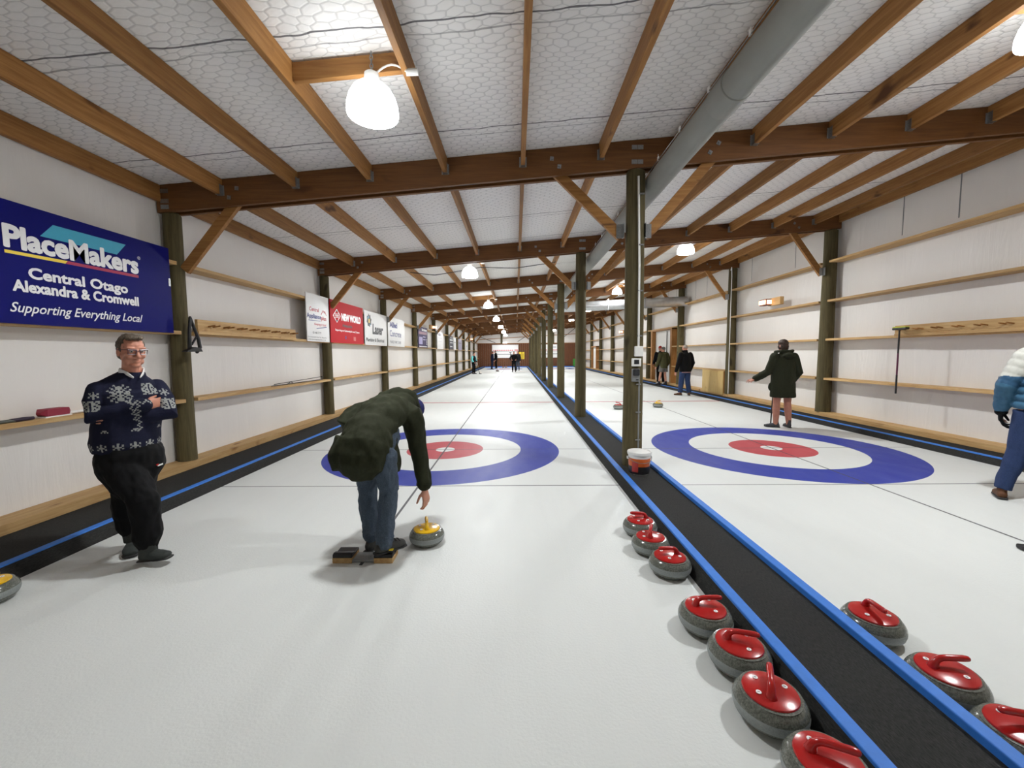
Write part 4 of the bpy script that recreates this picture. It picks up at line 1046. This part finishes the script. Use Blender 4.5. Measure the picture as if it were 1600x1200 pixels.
BLACKC = cloth('black_cloth', srgb(9, 9, 11)); OLIVE = cloth('olive_coat_cloth', srgb(43, 46, 31)); OLIVE2 = cloth('olive_jacket_cloth', srgb(72, 72, 46)); DENIM = cloth('blue_denim', srgb(44, 60, 96), .8, .25, 120, .4); DENIM2 = cloth('worn_denim', srgb(72, 84, 98), .8, .3, 140, .5)
GREYC = cloth('grey_cloth', srgb(110, 108, 104)); CHARC = cloth('charcoal_cloth', srgb(40, 40, 46)); TURQ = cloth('turquoise_cloth', srgb(110, 200, 200)); NAVYC = cloth('navy_cloth', srgb(30, 36, 60))
FELT = cloth('grey_felt_boot', srgb(62, 66, 64), .9, .15, 90, .3); SOLE = plain('dark_rubber', srgb(34, 34, 34), .7); BROWNL = cloth('brown_leather', srgb(92, 60, 40), .6, .2, 30, .3); GREYSH = cloth('grey_trainer', srgb(74, 76, 78), .7, .15, 60, .3)

# ------------------------------------------------------------------ 1. man with folded arms walking at the left wall
def man_left():
    F = V((.86, -.5, 0)); f, s, u = frame(F)          # chest direction; s = his left
    pel = at(203, 702, Y=3.03); chest = at(203, 625, Y=3.03); neck = at(206, 583, Y=3.02); head = at(205, 549, Y=2.99)
    t = thing('person', 'man in navy snowflake sweater walking with folded arms by the left wall', 'person', (pel.x, pel.y, 0))
    J = dict(F=F, Fh=V((.88, -.42, -.14)), Uh=V((.1, -.05, 1)).normalized(), pelvis=pel, chest=chest, neck=neck, head=head)
    J['rsh'] = chest - s * .165 + V((0, 0, .085)); J['lsh'] = chest + s * .165 + V((0, 0, .085))
    J['rel'] = at(143, 649, Y=2.84); J['rwr'] = at(226, 633, Y=2.965)
    J['lel'] = at(264, 645, Y=3.10); J['lwr'] = at(201, 651, Y=2.95)
    J['rhip'] = pel - s * .085 - V((0, 0, .05)); J['lhip'] = pel + s * .085 - V((0, 0, .05))
    J['rkn'] = at(226, 782, Y=2.90); J['ran'] = at(232, 859, Y=2.94); J['rft'] = V((1, -.12, 0)).normalized()
    J['lkn'] = at(196, 782, Y=3.10); J['lan'] = at(207, 838, Y=3.15); J['lft'] = V((.6, -.8, 0)).normalized()
    fr = (J['rwr'] - J['rel']).normalized(); fl = (J['lwr'] - J['lel']).normalized()
    pf, R = body(J, t, .0045, SKIN2, hands=dict(r=dict(d=s * .85 - f * .25 + V((0, 0, .05)), n=F, th=V((0, 0, 1)), curl=(.3, .4, .3), thumb=(.35, .3)), l=dict(d=-s * .9 - f * .05 - V((0, 0, .12)), n=F, th=V((0, 0, 1)), curl=(.25, .3, .3), thumb=(.35, .3))))
    hair(J, t, HAIR_GB, extra=[((-.05, 0, -.03), (.055, .07, .06)), ((.05, 0, .115), (.045, .06, .022)), ((.0, .068, .02), (.03, .016, .03)), ((.0, -.068, .02), (.03, .016, .03))], voxel=.0045)
    # glasses
    hf, hs, hu = frame(J['Fh'], J['Uh']); G = plain('purple_brown_frame', srgb(70, 40, 56), .3)
    g = MB()
    for y in (-1, 1):
        q = [pf(.112, y * .010, .024), pf(.106, y * .062, .026), pf(.104, y * .06, -.008), pf(.110, y * .016, -.012)]
        g.tube(q + [q[0]], [.0032] * 5, 6); g.tube([q[1], pf(.07, y * .084, .022), pf(-.005, y * .086, .012)], .003, 6); g.tube([q[0], q[1]], .0045, 6)
    g.tube([pf(.112, -.01, .02), pf(.116, 0, .018), pf(.112, .01, .02)], .003, 6); mk('glasses', g, G, t, smooth=True)
    # sweater with knitted motifs (pixel patterns worked into the knit)
    mb = MB()
    up = V((0, 0, 1))
    rings = [(at(196, 704, Y=3.03), .185, .165), (at(197, 690, Y=3.03), .205, .185), (at(198, 670, Y=3.03), .20, .18), (chest - up * .05, .195, .16), (chest + up * .06, .2, .14), (chest + up * .115, .185, .118), (neck - up * .015, .085, .08), (neck + up * .005, .075, .072)]
    mb.tube([r[0] for r in rings], [(r[1], r[2]) for r in rings], 30, 'flat', side=s)
    for c in 'rl': mb.tube([J[c + 'sh'], J[c + 'sh'].lerp(J[c + 'el'], .5), J[c + 'el'], J[c + 'el'].lerp(J[c + 'wr'], .5), J[c + 'el'].lerp(J[c + 'wr'], 1.0)], [.066, .072, .066, .058, .05], 18, 'round')
    FLAKE = ["...#...#...", ".#..###..#.", "..#.###.#..", "#..#.#.#..#", ".##.###.##.", "..##.#.##..", ".##.###.##.", "#..#.#.#..#", "..#.###.#..", ".#..###..#.", "...#...#..."]
    BLOCK = ["##.###.##", "#.##.##.#", ".###.###.", "##.#.#.##", "#.##.##.#", "##.#.#.##", ".###.###.", "##.###.##"]
    STAR = ["..#..", "#.#.#", ".###.", "#.#.#", "..#.."]
    ZIG = ["#...#...#...#...#...#", ".#.#.#.#.#.#.#.#.#.#.", "..#...#...#...#...#..", ".....................", "#...#...#...#...#...#", ".#.#.#.#.#.#.#.#.#.#."]
    ST = []
    def stamp(p, normal, upv, bits, cell): 
        n = normal.normalized(); r = upv.cross(n).normalized(); w = n.cross(r); ST.append((p, n, r, w, bits, cell))
    cf = lambda a, z, d=.15: chest + s * a + up * z + f * d
    stamp(cf(-.085, .06), f, up, FLAKE, .0115); stamp(cf(.085, .085), f, up, BLOCK, .0105); stamp(cf(.05, -.005), f, up, ZIG[:3], .011)
    vcam = V((-chest.x, -chest.y, 0)).normalized()
    for c, sg in (('r', -1), ('l', 1)):
        m1 = J[c + 'sh'].lerp(J[c + 'el'], .62); m0 = J[c + 'sh'].lerp(J[c + 'el'], .18); nn = (vcam + s * sg * .3).normalized()
        stamp(m1 + nn * .07, nn, up, BLOCK[:7], .0105); stamp(m0 + nn * .07, nn, up, STAR, .011)
        dd = (J[c + 'wr'] - J[c + 'el']).normalized(); q = J[c + 'el'].lerp(J[c + 'wr'], .74)
        stamp(q + vcam * .06, vcam, dd, ZIG[:4], .0105)
    for k in range(-3, 5):
        a = k * .5; nn = (f * math.cos(a) + s * math.sin(a)).normalized(); stamp(at(197, 692, Y=3.03) + nn * .19, nn, up, STAR, .012)
    for k in range(-1, 2):
        a = k * .9; nn = (f * math.cos(a) + s * math.sin(a)).normalized(); stamp(at(197, 668, Y=3.03) + nn * .19, nn, up, STAR[2:4], .01)
    def paint(c, n):
        for p, nn, r, w, bits, cell in ST:
            d = c - p
            if abs(d.dot(nn)) > .07 or n.dot(nn) < .25: continue
            x = int(math.floor(d.dot(r) / cell + len(bits[0]) / 2)); y = int(math.floor(-d.dot(w) / cell + len(bits) / 2))
            if 0 <= y < len(bits) and 0 <= x < len(bits[0]) and bits[y][x] == '#': return 1
        return 0
    KNIT = cloth('navy_knit', srgb(24, 26, 46), .95, .2, 160, .5); KNITW = cloth('cream_knit', srgb(146, 148, 144), .95, .25, 160, .5)
    fuse('sweater', mb, None, t, .0052, 3, .005, 12, paint, [KNIT, KNITW])
    # white shirt collar 
    mb = MB()
    for sg in (-1, 1): mb.tube([neck - f * .06 + up * .03, neck + s * sg * .07 + up * .02, neck + f * .062 + s * sg * .045 - up * .002, neck + f * .088 + s * sg * .02 - up * .03], [(.006, .022), (.006, .022), (.007, .018), (.005, .01)], 10, 'round', side=up.cross(f))
    fuse('shirt_collar', mb, cloth('white_cotton', srgb(226, 226, 224), .8, .05), t, .004, 2)
    # baggy black trousers gathered over the boots
    mb = MB()
    mb.tube([at(198, 695, Y=3.03), pel - up * .03, pel - up * .14, pel - up * .24], [(.175, .155), (.205, .18), (.20, .175), (.15, .14)], 26, 'round', side=s)
    for c in 'rl':
        h, k, a = J[c + 'hip'], J[c + 'kn'], J[c + 'an']; b = a + up * .05
        mb.tube([h, h.lerp(k, .5), k, k.lerp(b, .5), k.lerp(b, .78), b], [.125, .112, .094, .085, .094, .066], 18, 'round')
    tr = fuse('trousers', mb, BLACKC, t, .008, 3, .012, 14)
    for (u, v), w, mt in (((250, 726), .04, MAT['white_paint']), ((245.5, 726), .018, MAT['red_plastic'])):
        d = (at(u, v, Y=3) - V((0, 0, CH))).normalized(); ok, p, nn, _ = tr.ray_cast(V((0, 0, CH)) - ORG[t.name], d)
        if ok: mk('pocket_badge', MB().box(p + ORG[t.name] + nn * .003, (w, .004, .011), 0, V((0, -1, 0)).rotation_difference(nn).to_matrix()), mt, t)
    shoe('shoe', J['ran'] + V((.0, 0, 0)), J['rft'], FELT, SOLE, t, .275, .05, .07, .006, pitch=-.16, boot=.06)
    shoe('shoe', J['lan'], J['lft'], FELT, SOLE, t, .275, .055, .075, .003, boot=.08)
    for c in 'rl': a = J[c + 'an']; mk('sock', MB().tube([a - V((0, 0, .03)), a.lerp(J[c + 'kn'], .3)], [.055, .058], 16), FELT, t, smooth=True)
    return J
man_left()

# ------------------------------------------------------------------ 2. man bending over the stone he has just released
def man_bending():
    t = thing('person', 'man in dark olive parka and jeans bending over the yellow stone', 'person', (-1.08, 3.0, 0))
    up = V((0, 0, 1)); pel = at(578, 702, Y=3.02); chest = at(606, 650, Y=3.26); neck = at(636, 638, Y=3.45); head = at(644, 641, Y=3.55)
    F = V((.35, .62, -.7)).normalized()
    ax = (neck - pel).normalized(); side = V((.84, -.46, 0)).normalized()       # his right in the picture
    J = dict(F=V((.48, .85, 0)), Fh=V((.3, .5, -.8)).normalized(), Uh=V((.3, .75, .55)).normalized(), pelvis=pel, chest=chest, neck=neck, head=head)
    J['rsh'] = at(641, 648, Y=3.34); J['lsh'] = at(578, 634, Y=3.40)
    J['rel'] = at(656, 705, Y=3.34); J['rwr'] = at(663, 764, Y=3.29)
    J['lel'] = at(541, 658, Y=3.14); J['lwr'] = at(560, 686, Y=3.36)
    J['rhip'] = at(598, 712, Y=2.99); J['lhip'] = at(574, 710, Y=3.07)
    J['rkn'] = at(608, 763, Y=3.03); J['ran'] = at(600, 846, Y=2.95); J['rft'] = V((.72, .7, 0)).normalized()
    J['lkn'] = at(573, 762, Y=3.16); J['lan'] = at(581, 836, Y=3.14); J['lft'] = V((.25, .97, 0)).normalized()
    body(J, t, .0045, SKIN, thick=.8, hands=dict(r=dict(d=(at(668, 790, Y=3.27) - J['rwr']), n=V((.75, -.5, .1)), th=V((-1, -.2, 0)), curl=(.35, .45, .4), spread=.03, thumb=(.5, .5)), l=dict(d=V((-.1, .6, -.75)), n=V((-1, 0, 0)), th=V((0, 1, 0)))))
    # parka
    C = [at(566, 716, Y=2.96), at(570, 700, Y=2.99), at(577, 676, Y=3.08), at(592, 654, Y=3.2), at(610, 640, Y=3.33), at(628, 634, Y=3.44)]
    mb = MB(); mb.tube(C, [(.2, .17), (.205, .18), (.2, .165), (.195, .15), (.185, .135), (.12, .1)], 30, 'round', side=side)
    # back panel hanging down to the left, front panel hanging at the right
    mb.tube([at(556, 690, Y=2.95), at(545, 715, Y=2.9), at(545, 733, Y=2.87)], [(.16, .09), (.15, .07), (.125, .045)], 22, 'flat', side=(at(563, 751, Y=2.86) - at(517, 724, Y=2.92)))
    mb.tube([at(602, 680, Y=3.1), at(612, 710, Y=3.1), at(617, 738, Y=3.1)], [(.095, .1), (.066, .085), (.036, .06)], 18, 'flat', side=V((1, -.3, 0)))
    mb.tube([at(624, 640, Y=3.36), J['rsh'], J['rsh'].lerp(J['rel'], .5), J['rel'], J['rel'].lerp(J['rwr'], .5), J['rwr'] + up * .05], [.1, .1, .085, .076, .068, .06], 18, 'round')
    mb.tube([at(586, 640, Y=3.36), J['lsh'].lerp(J['lel'], .5), J['lel'], J['lel'].lerp(J['lwr'], .6)], [.095, .08, .072, .062], 18, 'round')
    # hood pushed back on the neck
    mb.ball(at(621, 622, Y=3.44), (.11, .1, .055), Matrix.Rotation(.4, 3, 'Z')); mb.tube([at(598, 618, Y=3.40), at(622, 612, Y=3.44), at(643, 619, Y=3.5), at(652, 640, Y=3.5)], [.03, .042, .045, .034], 14, 'round')
    PARKA = cloth('dark_olive_parka', srgb(40, 43, 27), .85, .15, 50, .5)
    fuse('parka', mb, PARKA, t, .007, 8, .02, 10)
    mk('cuff_strap', MB().tube([J['rwr'] + up * .055, J['rwr'] + up * .035], .063, 18), PARKA, t, smooth=True)
    # blue cap
    hf, hs, hu = frame(J['Fh'], J['Uh'])
    mb = MB(); mb.ball(head + hu * .02 - hf * .0, (.1, .097, .097)); fuse('cap', mb, cloth('blue_cap_cloth', srgb(40, 42, 92)), t, .006, 2)
    # jeans
    mb = MB()
    mb.tube([pel + ax * .15, pel - up * .02, (J['rhip'] + J['lhip']) / 2 - up * .06], [(.16, .13), (.165, .14), (.15, .12)], 24, 'round', side=side)
    for c in 'rl':
        h, k, a = J[c + 'hip'], J[c + 'kn'], J[c + 'an']
        mb.tube([h, h.lerp(k, .5), k, k.lerp(a, .12), k.lerp(a, .5), k.lerp(a, .86), a], [.098, .088, .076, .07, .068, .063, .062], 18, 'round')
        for q, r in ((.0, .079), (.9, .069), (.96, .068)): p = k.lerp(a, q); d = (a - k).normalized(); mb.tube([p - d * .012, p, p + d * .012], [r * .9, r, r * .9], 16, 'round')
    fuse('jeans', mb, DENIM2, t, .0065, 2, .012, 20)
    SH = cloth('charcoal_hiking_shoe', srgb(66, 66, 64), .7, .2, 40, .3)
    o = shoe('shoe', J['ran'], J['rft'], SH, SOLE, t, .265, .052, .075, .072)
    d = J['rft']; s2 = V((-d.y, d.x, 0)); b = V((J['ran'].x, J['ran'].y, .072)) - d * .07
    for q in range(4): p = b + d * (.1 + .028 * q) + V((0, 0, .088 - .008 * q)); mk('lace', MB().tube([p - s2 * .028, p + V((0, 0, .008)), p + s2 * .028], .0045, 6), MAT['black'], o, smooth=True)
    p = b + d * .1 - s2 * .051 + V((0, 0, .03)); mk('logo_mark', MB().box(p, (.03, .03, .004)), C_YEL, o)
    shoe('shoe', J['lan'], J['lft'], SH, SOLE, t, .29, .05, .07, .002)
man_bending()

# ------------------------------------------------------------------ 3. person in a long olive coat on the right sheet
def man_coat():
    J = stand(5.42, 8.36, 0, 92, 1.80, arms=dict(l=((.03, .155, .63), (.1, .265, .545)), r=((-.03, -.155, .625), (.07, -.105, .475))), legs=dict(l=((.012, .06, .28), (.0, .068, .05), (.45, .9)), r=((.005, -.062, .28), (-.02, -.068, .05), (.9, -.2))), face=100)
    t = thing('person', 'person in long olive coat with bare legs gesturing beside the right sheet rings', 'person', (5.42, 8.36, 0))
    body(J, t, .0055, SKIN2, legk=1.28, thick=.8, hands=dict(l=dict(d=V((-.85, -.2, -.25)), n=V((.3, -.2, 1)), th=V((0, 1, .2)), curl=(.1, .15, .1), spread=.16, thumb=(.9, .2))))
    hair(J, t, HAIR_BR, extra=[((-.045, 0, -.04), (.066, .08, .08)), ((.02, .055, -.015), (.06, .035, .07)), ((.02, -.055, -.015), (.06, .035, .07)), ((.0, 0, .06), (.104, .094, .088)), ((-.03, 0, -.01), (.085, .09, .09))])
    def ex(mb, P, f, s):
        mb.ball(P((-.075, 0, .815)), (.11, .11, .065)); mb.tube([P((.05, .07, .855)), P((-.05, .06, .865)), P((-.07, 0, .86)), P((-.05, -.06, .865)), P((.05, -.07, .855))], .028, 10, 'round')
        mb.ball(P((.03, .115, .46)), (.06, .04, .09))
    jacket(J, t, OLIVE, .62, 'coat', (.225, .18), (.225, .14), (.09, .08, .066), .008, ex, .008, hem_flare=.015)
    shorts(J, t, CHARC, .55)
    for c in 'rl': shoe('shoe', J[c + 'an'], J[c + 'ft'], GREYSH, SOLE, t, .28, .05, .07, .003, boot=.05)
    b = thing('held_broom', 'dark curling broom held upright by the person in the long olive coat', 'broom', (5.2, 8.48, 0))
    p0 = at(1204, 663, Y=8.46); p0.z = .05; p1 = at(1209, 600, Y=8.62)
    mk('shaft', MB().tube([p0, p1], .013, 10), MAT['black'], b, smooth=True); mk('broom_head', MB().box((p0.x - .03, p0.y, .025), (.2, .07, .045), 0, Matrix.Rotation(.2, 3, 'Z')), MAT['black'], b, bevel=.012)
man_coat()

# ------------------------------------------------------------------ 4. man in black jacket and jeans
def man_black():
    J = stand(6.06, 14.75, 0, 105, 1.83, arms=dict(l=((-.01, .165, .635), (.03, .185, .47)), r=((-.01, -.16, .635), (.05, -.145, .485))), legs=dict(l=((.02, .07, .28), (.03, .085, .05), (.6, .8)), r=((-.01, -.05, .28), (-.05, -.06, .05), (.8, -.5))), face=120)
    t = thing('person', 'man in black jacket and blue jeans seen from behind by the right wall', 'person', (6.06, 14.75, 0))
    body(J, t, .007, SKIN2); hair(J, t, HAIR_GR, r=(.098, .082, .094), disp=.003)
    def ex(mb, P, f, s): mb.tube([P((.03, .05, .865)), P((-.04, 0, .87)), P((.03, -.05, .865))], .034, 10, 'round')
    jacket(J, t, BLACKC, .85, 'jacket', (.22, .17), (.225, .14), (.09, .076, .06), .01, ex)
    SH = cloth('plaid_shirt', srgb(150, 120, 126), .9, .4, 60)
    f, s, u = frame(J['F']); m = MB(); m.tube([J['P']((0, 0, .445)), J['P']((0, 0, .50))], [(.205, .155), (.205, .155)], 26, side=s); mk('shirt_tail', m, SH, t, smooth=True)
    trousers(J, t, DENIM, 'jeans', (.112, .09, .078))
    for c in 'rl': shoe('shoe', J[c + 'an'], J[c + 'ft'], BROWNL, SOLE, t, .3, .053, .07, .003)
man_black()

# ------------------------------------------------------------------ 5. man in olive jacket and shorts, 6. man in red cap behind him
def man_shorts():
    z = .09; J = stand(6.56, 18.3, z, 112, 1.72, arms=dict(l=((.0, .16, .635), (.06, .18, .49)), r=((-.02, -.16, .635), (.05, -.15, .5))), legs=dict(l=((.03, .07, .28), (.06, .09, .05), (.7, .7)), r=((0, -.05, .28), (-.02, -.065, .05), (1, -.2))), face=130, lean=(.02, .0))
    t = thing('person', 'man in olive jacket and grey shorts standing before the big right door', 'person', (6.6, 18.35, z))
    body(J, t, .008, SKIN); hair(J, t, GREYC, name='beanie', r=(.103, .088, .098), up=.036, disp=.002)
    jacket(J, t, OLIVE2, .76, 'jacket', (.2, .15), (.21, .13), (.085, .074, .06), .01, lambda mb, P, f, s: mb.ball(P((-.05, 0, .83)), (.09, .09, .05)))
    shorts(J, t, GREYC, .72, (.11, .115)); 
    for c in 'rl':
        o = shoe('shoe', J[c + 'an'], J[c + 'ft'], CHARC, SOLE, t, .28, .05, .07, z + .003)
        a = J[c + 'an']; mk('sock', MB().tube([a + V((0, 0, -.02)), a + (J[c + 'kn'] - a) * .22], [.046, .05], 14), CHARC, t, smooth=True)
    z = .09; J = stand(6.68, 19.0, z, 235, 1.76, arms=dict(r=((.0, -.15, .64), (.1, -.15, .52))), lean=(.02, -.03), face=230)
    t = thing('person', 'person in red cap and black clothes mostly hidden behind the man in shorts', 'person', (6.6, 19.25, z))
    body(J, t, .009, SKIN); hair(J, t, cloth('red_cap_cloth', srgb(190, 40, 34)), name='cap', r=(.106, .09, .098), up=.045, back=.005, disp=0)
    jacket(J, t, BLACKC, .8, 'jacket', (.2, .15), voxel=.011); trousers(J, t, BLACKC, voxel=.011)
    for c in 'rl': shoe('shoe', J[c + 'an'], J[c + 'ft'], cloth('white_trainer', srgb(220, 220, 220)), SOLE, t, .28, .05, .07, z + .003)
man_shorts()

# ------------------------------------------------------------------ 7. man in blue puffer jacket at the right edge
def man_puffer():
    J = stand(5.15, 4.13, 0, 42, 1.86, arms=dict(l=((-.03, .155, .64), (.03, .15, .50)), r=((-.03, -.155, .64), (.03, -.15, .50))), legs=dict(l=((.02, .055, .28), (.0, .08, .05), (1, .12)), r=((.0, -.055, .28), (-.02, -.08, .05), (1, -.05))), lean=(.05, -.19), hlean=.07)
    t = thing('person', 'man in blue and cream puffer jacket and jeans, cut by the right picture edge', 'person', (5.2, 4.13, 0))
    body(J, t, .006, SKIN); hair(J, t, HAIR_GR)
    f, s, u = frame(J['F']); P = J['P']; mb = MB(); pts = []; rad = []
    n = 84
    for i in range(n):
        q = i / (n - 1); z = .50 + q * .325; r = 1 - .14 * (1 - abs(math.sin(PI * q * 8.0)) ** .5)
        w = 1.0 if q < .72 else 1 - ((q - .72) / .28) ** 2 * .5
        pts.append(P((.004, 0, z))); rad.append((.225 * r * w, .175 * r * w))
    mb.tube(pts, rad, 34, 'flat', side=s); mb.tube([P((.0, 0, .80)), P((.0, 0, .87))], [.1, .078], 20)
    for c in 'rl':
        A = [J[c + 'sh'], J[c + 'el'], J[c + 'el'].lerp(J[c + 'wr'], .95)]; pts = []; rad = []
        for i in range(60):
            q = i / 59; p = A[0].lerp(A[1], q / .55) if q < .55 else A[1].lerp(A[2], (q - .55) / .45)
            r = (.098 - .032 * q) * (1 - .1 * (1 - abs(math.sin(PI * q * 8)) ** .5)); pts.append(p); rad.append(r)
        mb.tube(pts, rad, 20, 'round')
    CREAM = cloth('cream_quilting', srgb(196, 196, 188), .5, .06, 60, .15); BLUEQ = cloth('blue_quilting', srgb(64, 104, 132), .5, .1, 30, .15); DBLQ = cloth('deep_blue_quilting', srgb(48, 82, 112), .5, .1, 30, .15)
    def paint(c, nrm):
        arm = min((c - J['lsh'].lerp(J['lel'], .5)).length, (c - J['rsh'].lerp(J['rel'], .5)).length) < .19
        z = c.z + .02 * mnoise.noise(c * 9)
        if z > 1.475: return 0
        if arm and z > 1.28: return 0
        return 2 if (arm or z > 1.39) else 1
    fuse('puffer_jacket', mb, None, t, .007, 2, .004, 20, paint, [CREAM, BLUEQ, DBLQ])
    mb = MB(); w = J['lwr']; mb.ball(w - V((0, 0, .03)), (.05, .05, .045)); hand_shapes(mb, w, V((.1, .1, -1)), s, f, curl=(.35, .45, .4), k=1.3, spread=.02, thumb=(.4, .4)); fuse('glove', mb, BLACKC, t, .005, 2)
    mb = MB(); w = J['rwr']; hand_shapes(mb, w, V((.1, .1, -1)), -s, f, curl=(.6, .8, .6), k=1.12); fuse('glove', mb, BLACKC, t, .005, 2)
    trousers(J, t, DENIM, 'jeans', (.11, .085, .066), disp=.009)
    for c in 'rl': shoe('shoe', J[c + 'an'], J[c + 'ft'], BROWNL, SOLE, t, .29, .053, .07, .003)
man_puffer()

# ------------------------------------------------------------------ players at the far end
def far(x, y, ang, H, label, top, low, hairm, arms=None, lean=(0, 0), top2=None, hem=.78, z=0):
    J = stand(x, y, z, ang, H, arms=arms, lean=lean); t = thing('person', label, 'person', (x, y, z))
    body(J, t, .013, SKIN); hair(J, t, hairm, voxel=.012, disp=0)
    jacket(J, t, top, hem, 'jacket', (.19, .145), (.2, .125), voxel=.013, disp=0)
    if top2:
        mb = MB()
        for c in 'rl': mb.tube([J[c + 'sh'], J[c + 'el'], J[c + 'el'].lerp(J[c + 'wr'], .6)], [.086, .076, .066], 14, 'round')
        fuse('sleeves', mb, top2, t, .012, 2)
    trousers(J, t, low, voxel=.013, disp=0)
    for c in 'rl': shoe('shoe', J[c + 'an'], J[c + 'ft'], CHARC, SOLE, t, .28, .05, .07, z + .003)
    return J
far(-3.22, 31.3, -30, 1.62, 'far player in black with turquoise sleeves standing near the left wall', BLACKC, BLACKC, HAIR_DK, dict(r=((.0, -.15, .64), (.1, -.1, .55)), l=((-.0, .15, .64), (.12, .1, .58))), top2=TURQ)
far(-2.40, 40.8, 20, 1.78, 'far player in dark navy, left one of the two at the far rings', NAVYC, NAVYC, cloth('dark_red_cap_cloth', srgb(110, 30, 40)), lean=(.08, 0))
far(-2.05, 42.6, 200, 1.88, 'far player in black, right one of the two standing by the far rings', BLACKC, BLACKC, HAIR_DK, lean=(.05, 0))
far(-.17, 34.4, 270, 1.72, 'far player in black facing the camera near the middle of the left sheet', BLACKC, BLACKC, HAIR_DK, dict(r=((.03, -.2, .65), (.1, -.13, .6)), l=((.03, .19, .65), (.1, .12, .6))))
far(.16, 37.0, 250, 1.78, 'far player in grey jeans half hidden behind the player in black on the left sheet', CHARC, DENIM2, HAIR_DK)
far(1.98, 39.3, 190, 1.85, 'far player in black half hidden by the divider poles on the right sheet', BLACKC, BLACKC, HAIR_DK, lean=(.12, 0))
b = thing('held_broom', 'thin dark broom held upright by the far player in black mid sheet', 'broom', (-.5, 34.2, 0)); mk('shaft', MB().tube([(-.44, 34.2, .9), (-.46, 34.15, 1.62)], .02, 8), MAT['black'], b); mk('broom_head', MB().box((-.46, 34.15, 1.63), (.2, .08, .05)), MAT['black'], b)
b = thing('held_broom', 'dark broom leaning on the ice beside the far player with turquoise sleeves', 'broom', (-2.9, 31.2, 0)); mk('shaft', MB().tube([(-2.75, 31.1, .04), (-3.06, 31.1, .95)], .018, 8), MAT['black'], b); mk('broom_head', MB().box((-2.72, 31.1, .03), (.2, .08, .05)), MAT['black'], b)

# ================================================================== WORLD AND VIEW
w = bpy.data.worlds.new('hall_world'); S.world = w; w.use_nodes = True
w.node_tree.nodes['Background'].inputs[0].default_value = (.9, .95, 1, 1); w.node_tree.nodes['Background'].inputs[1].default_value = .05
S.view_settings.view_transform = 'Standard'; S.view_settings.look = 'None'; S.view_settings.gamma = 1; S.view_settings.use_curve_mapping = False
S.view_settings.exposure = EXPOSURE
S.cycles.max_bounces = 10; S.cycles.diffuse_bounces = 6; S.cycles.glossy_bounces = 4; S.cycles.sample_clamp_indirect = 6
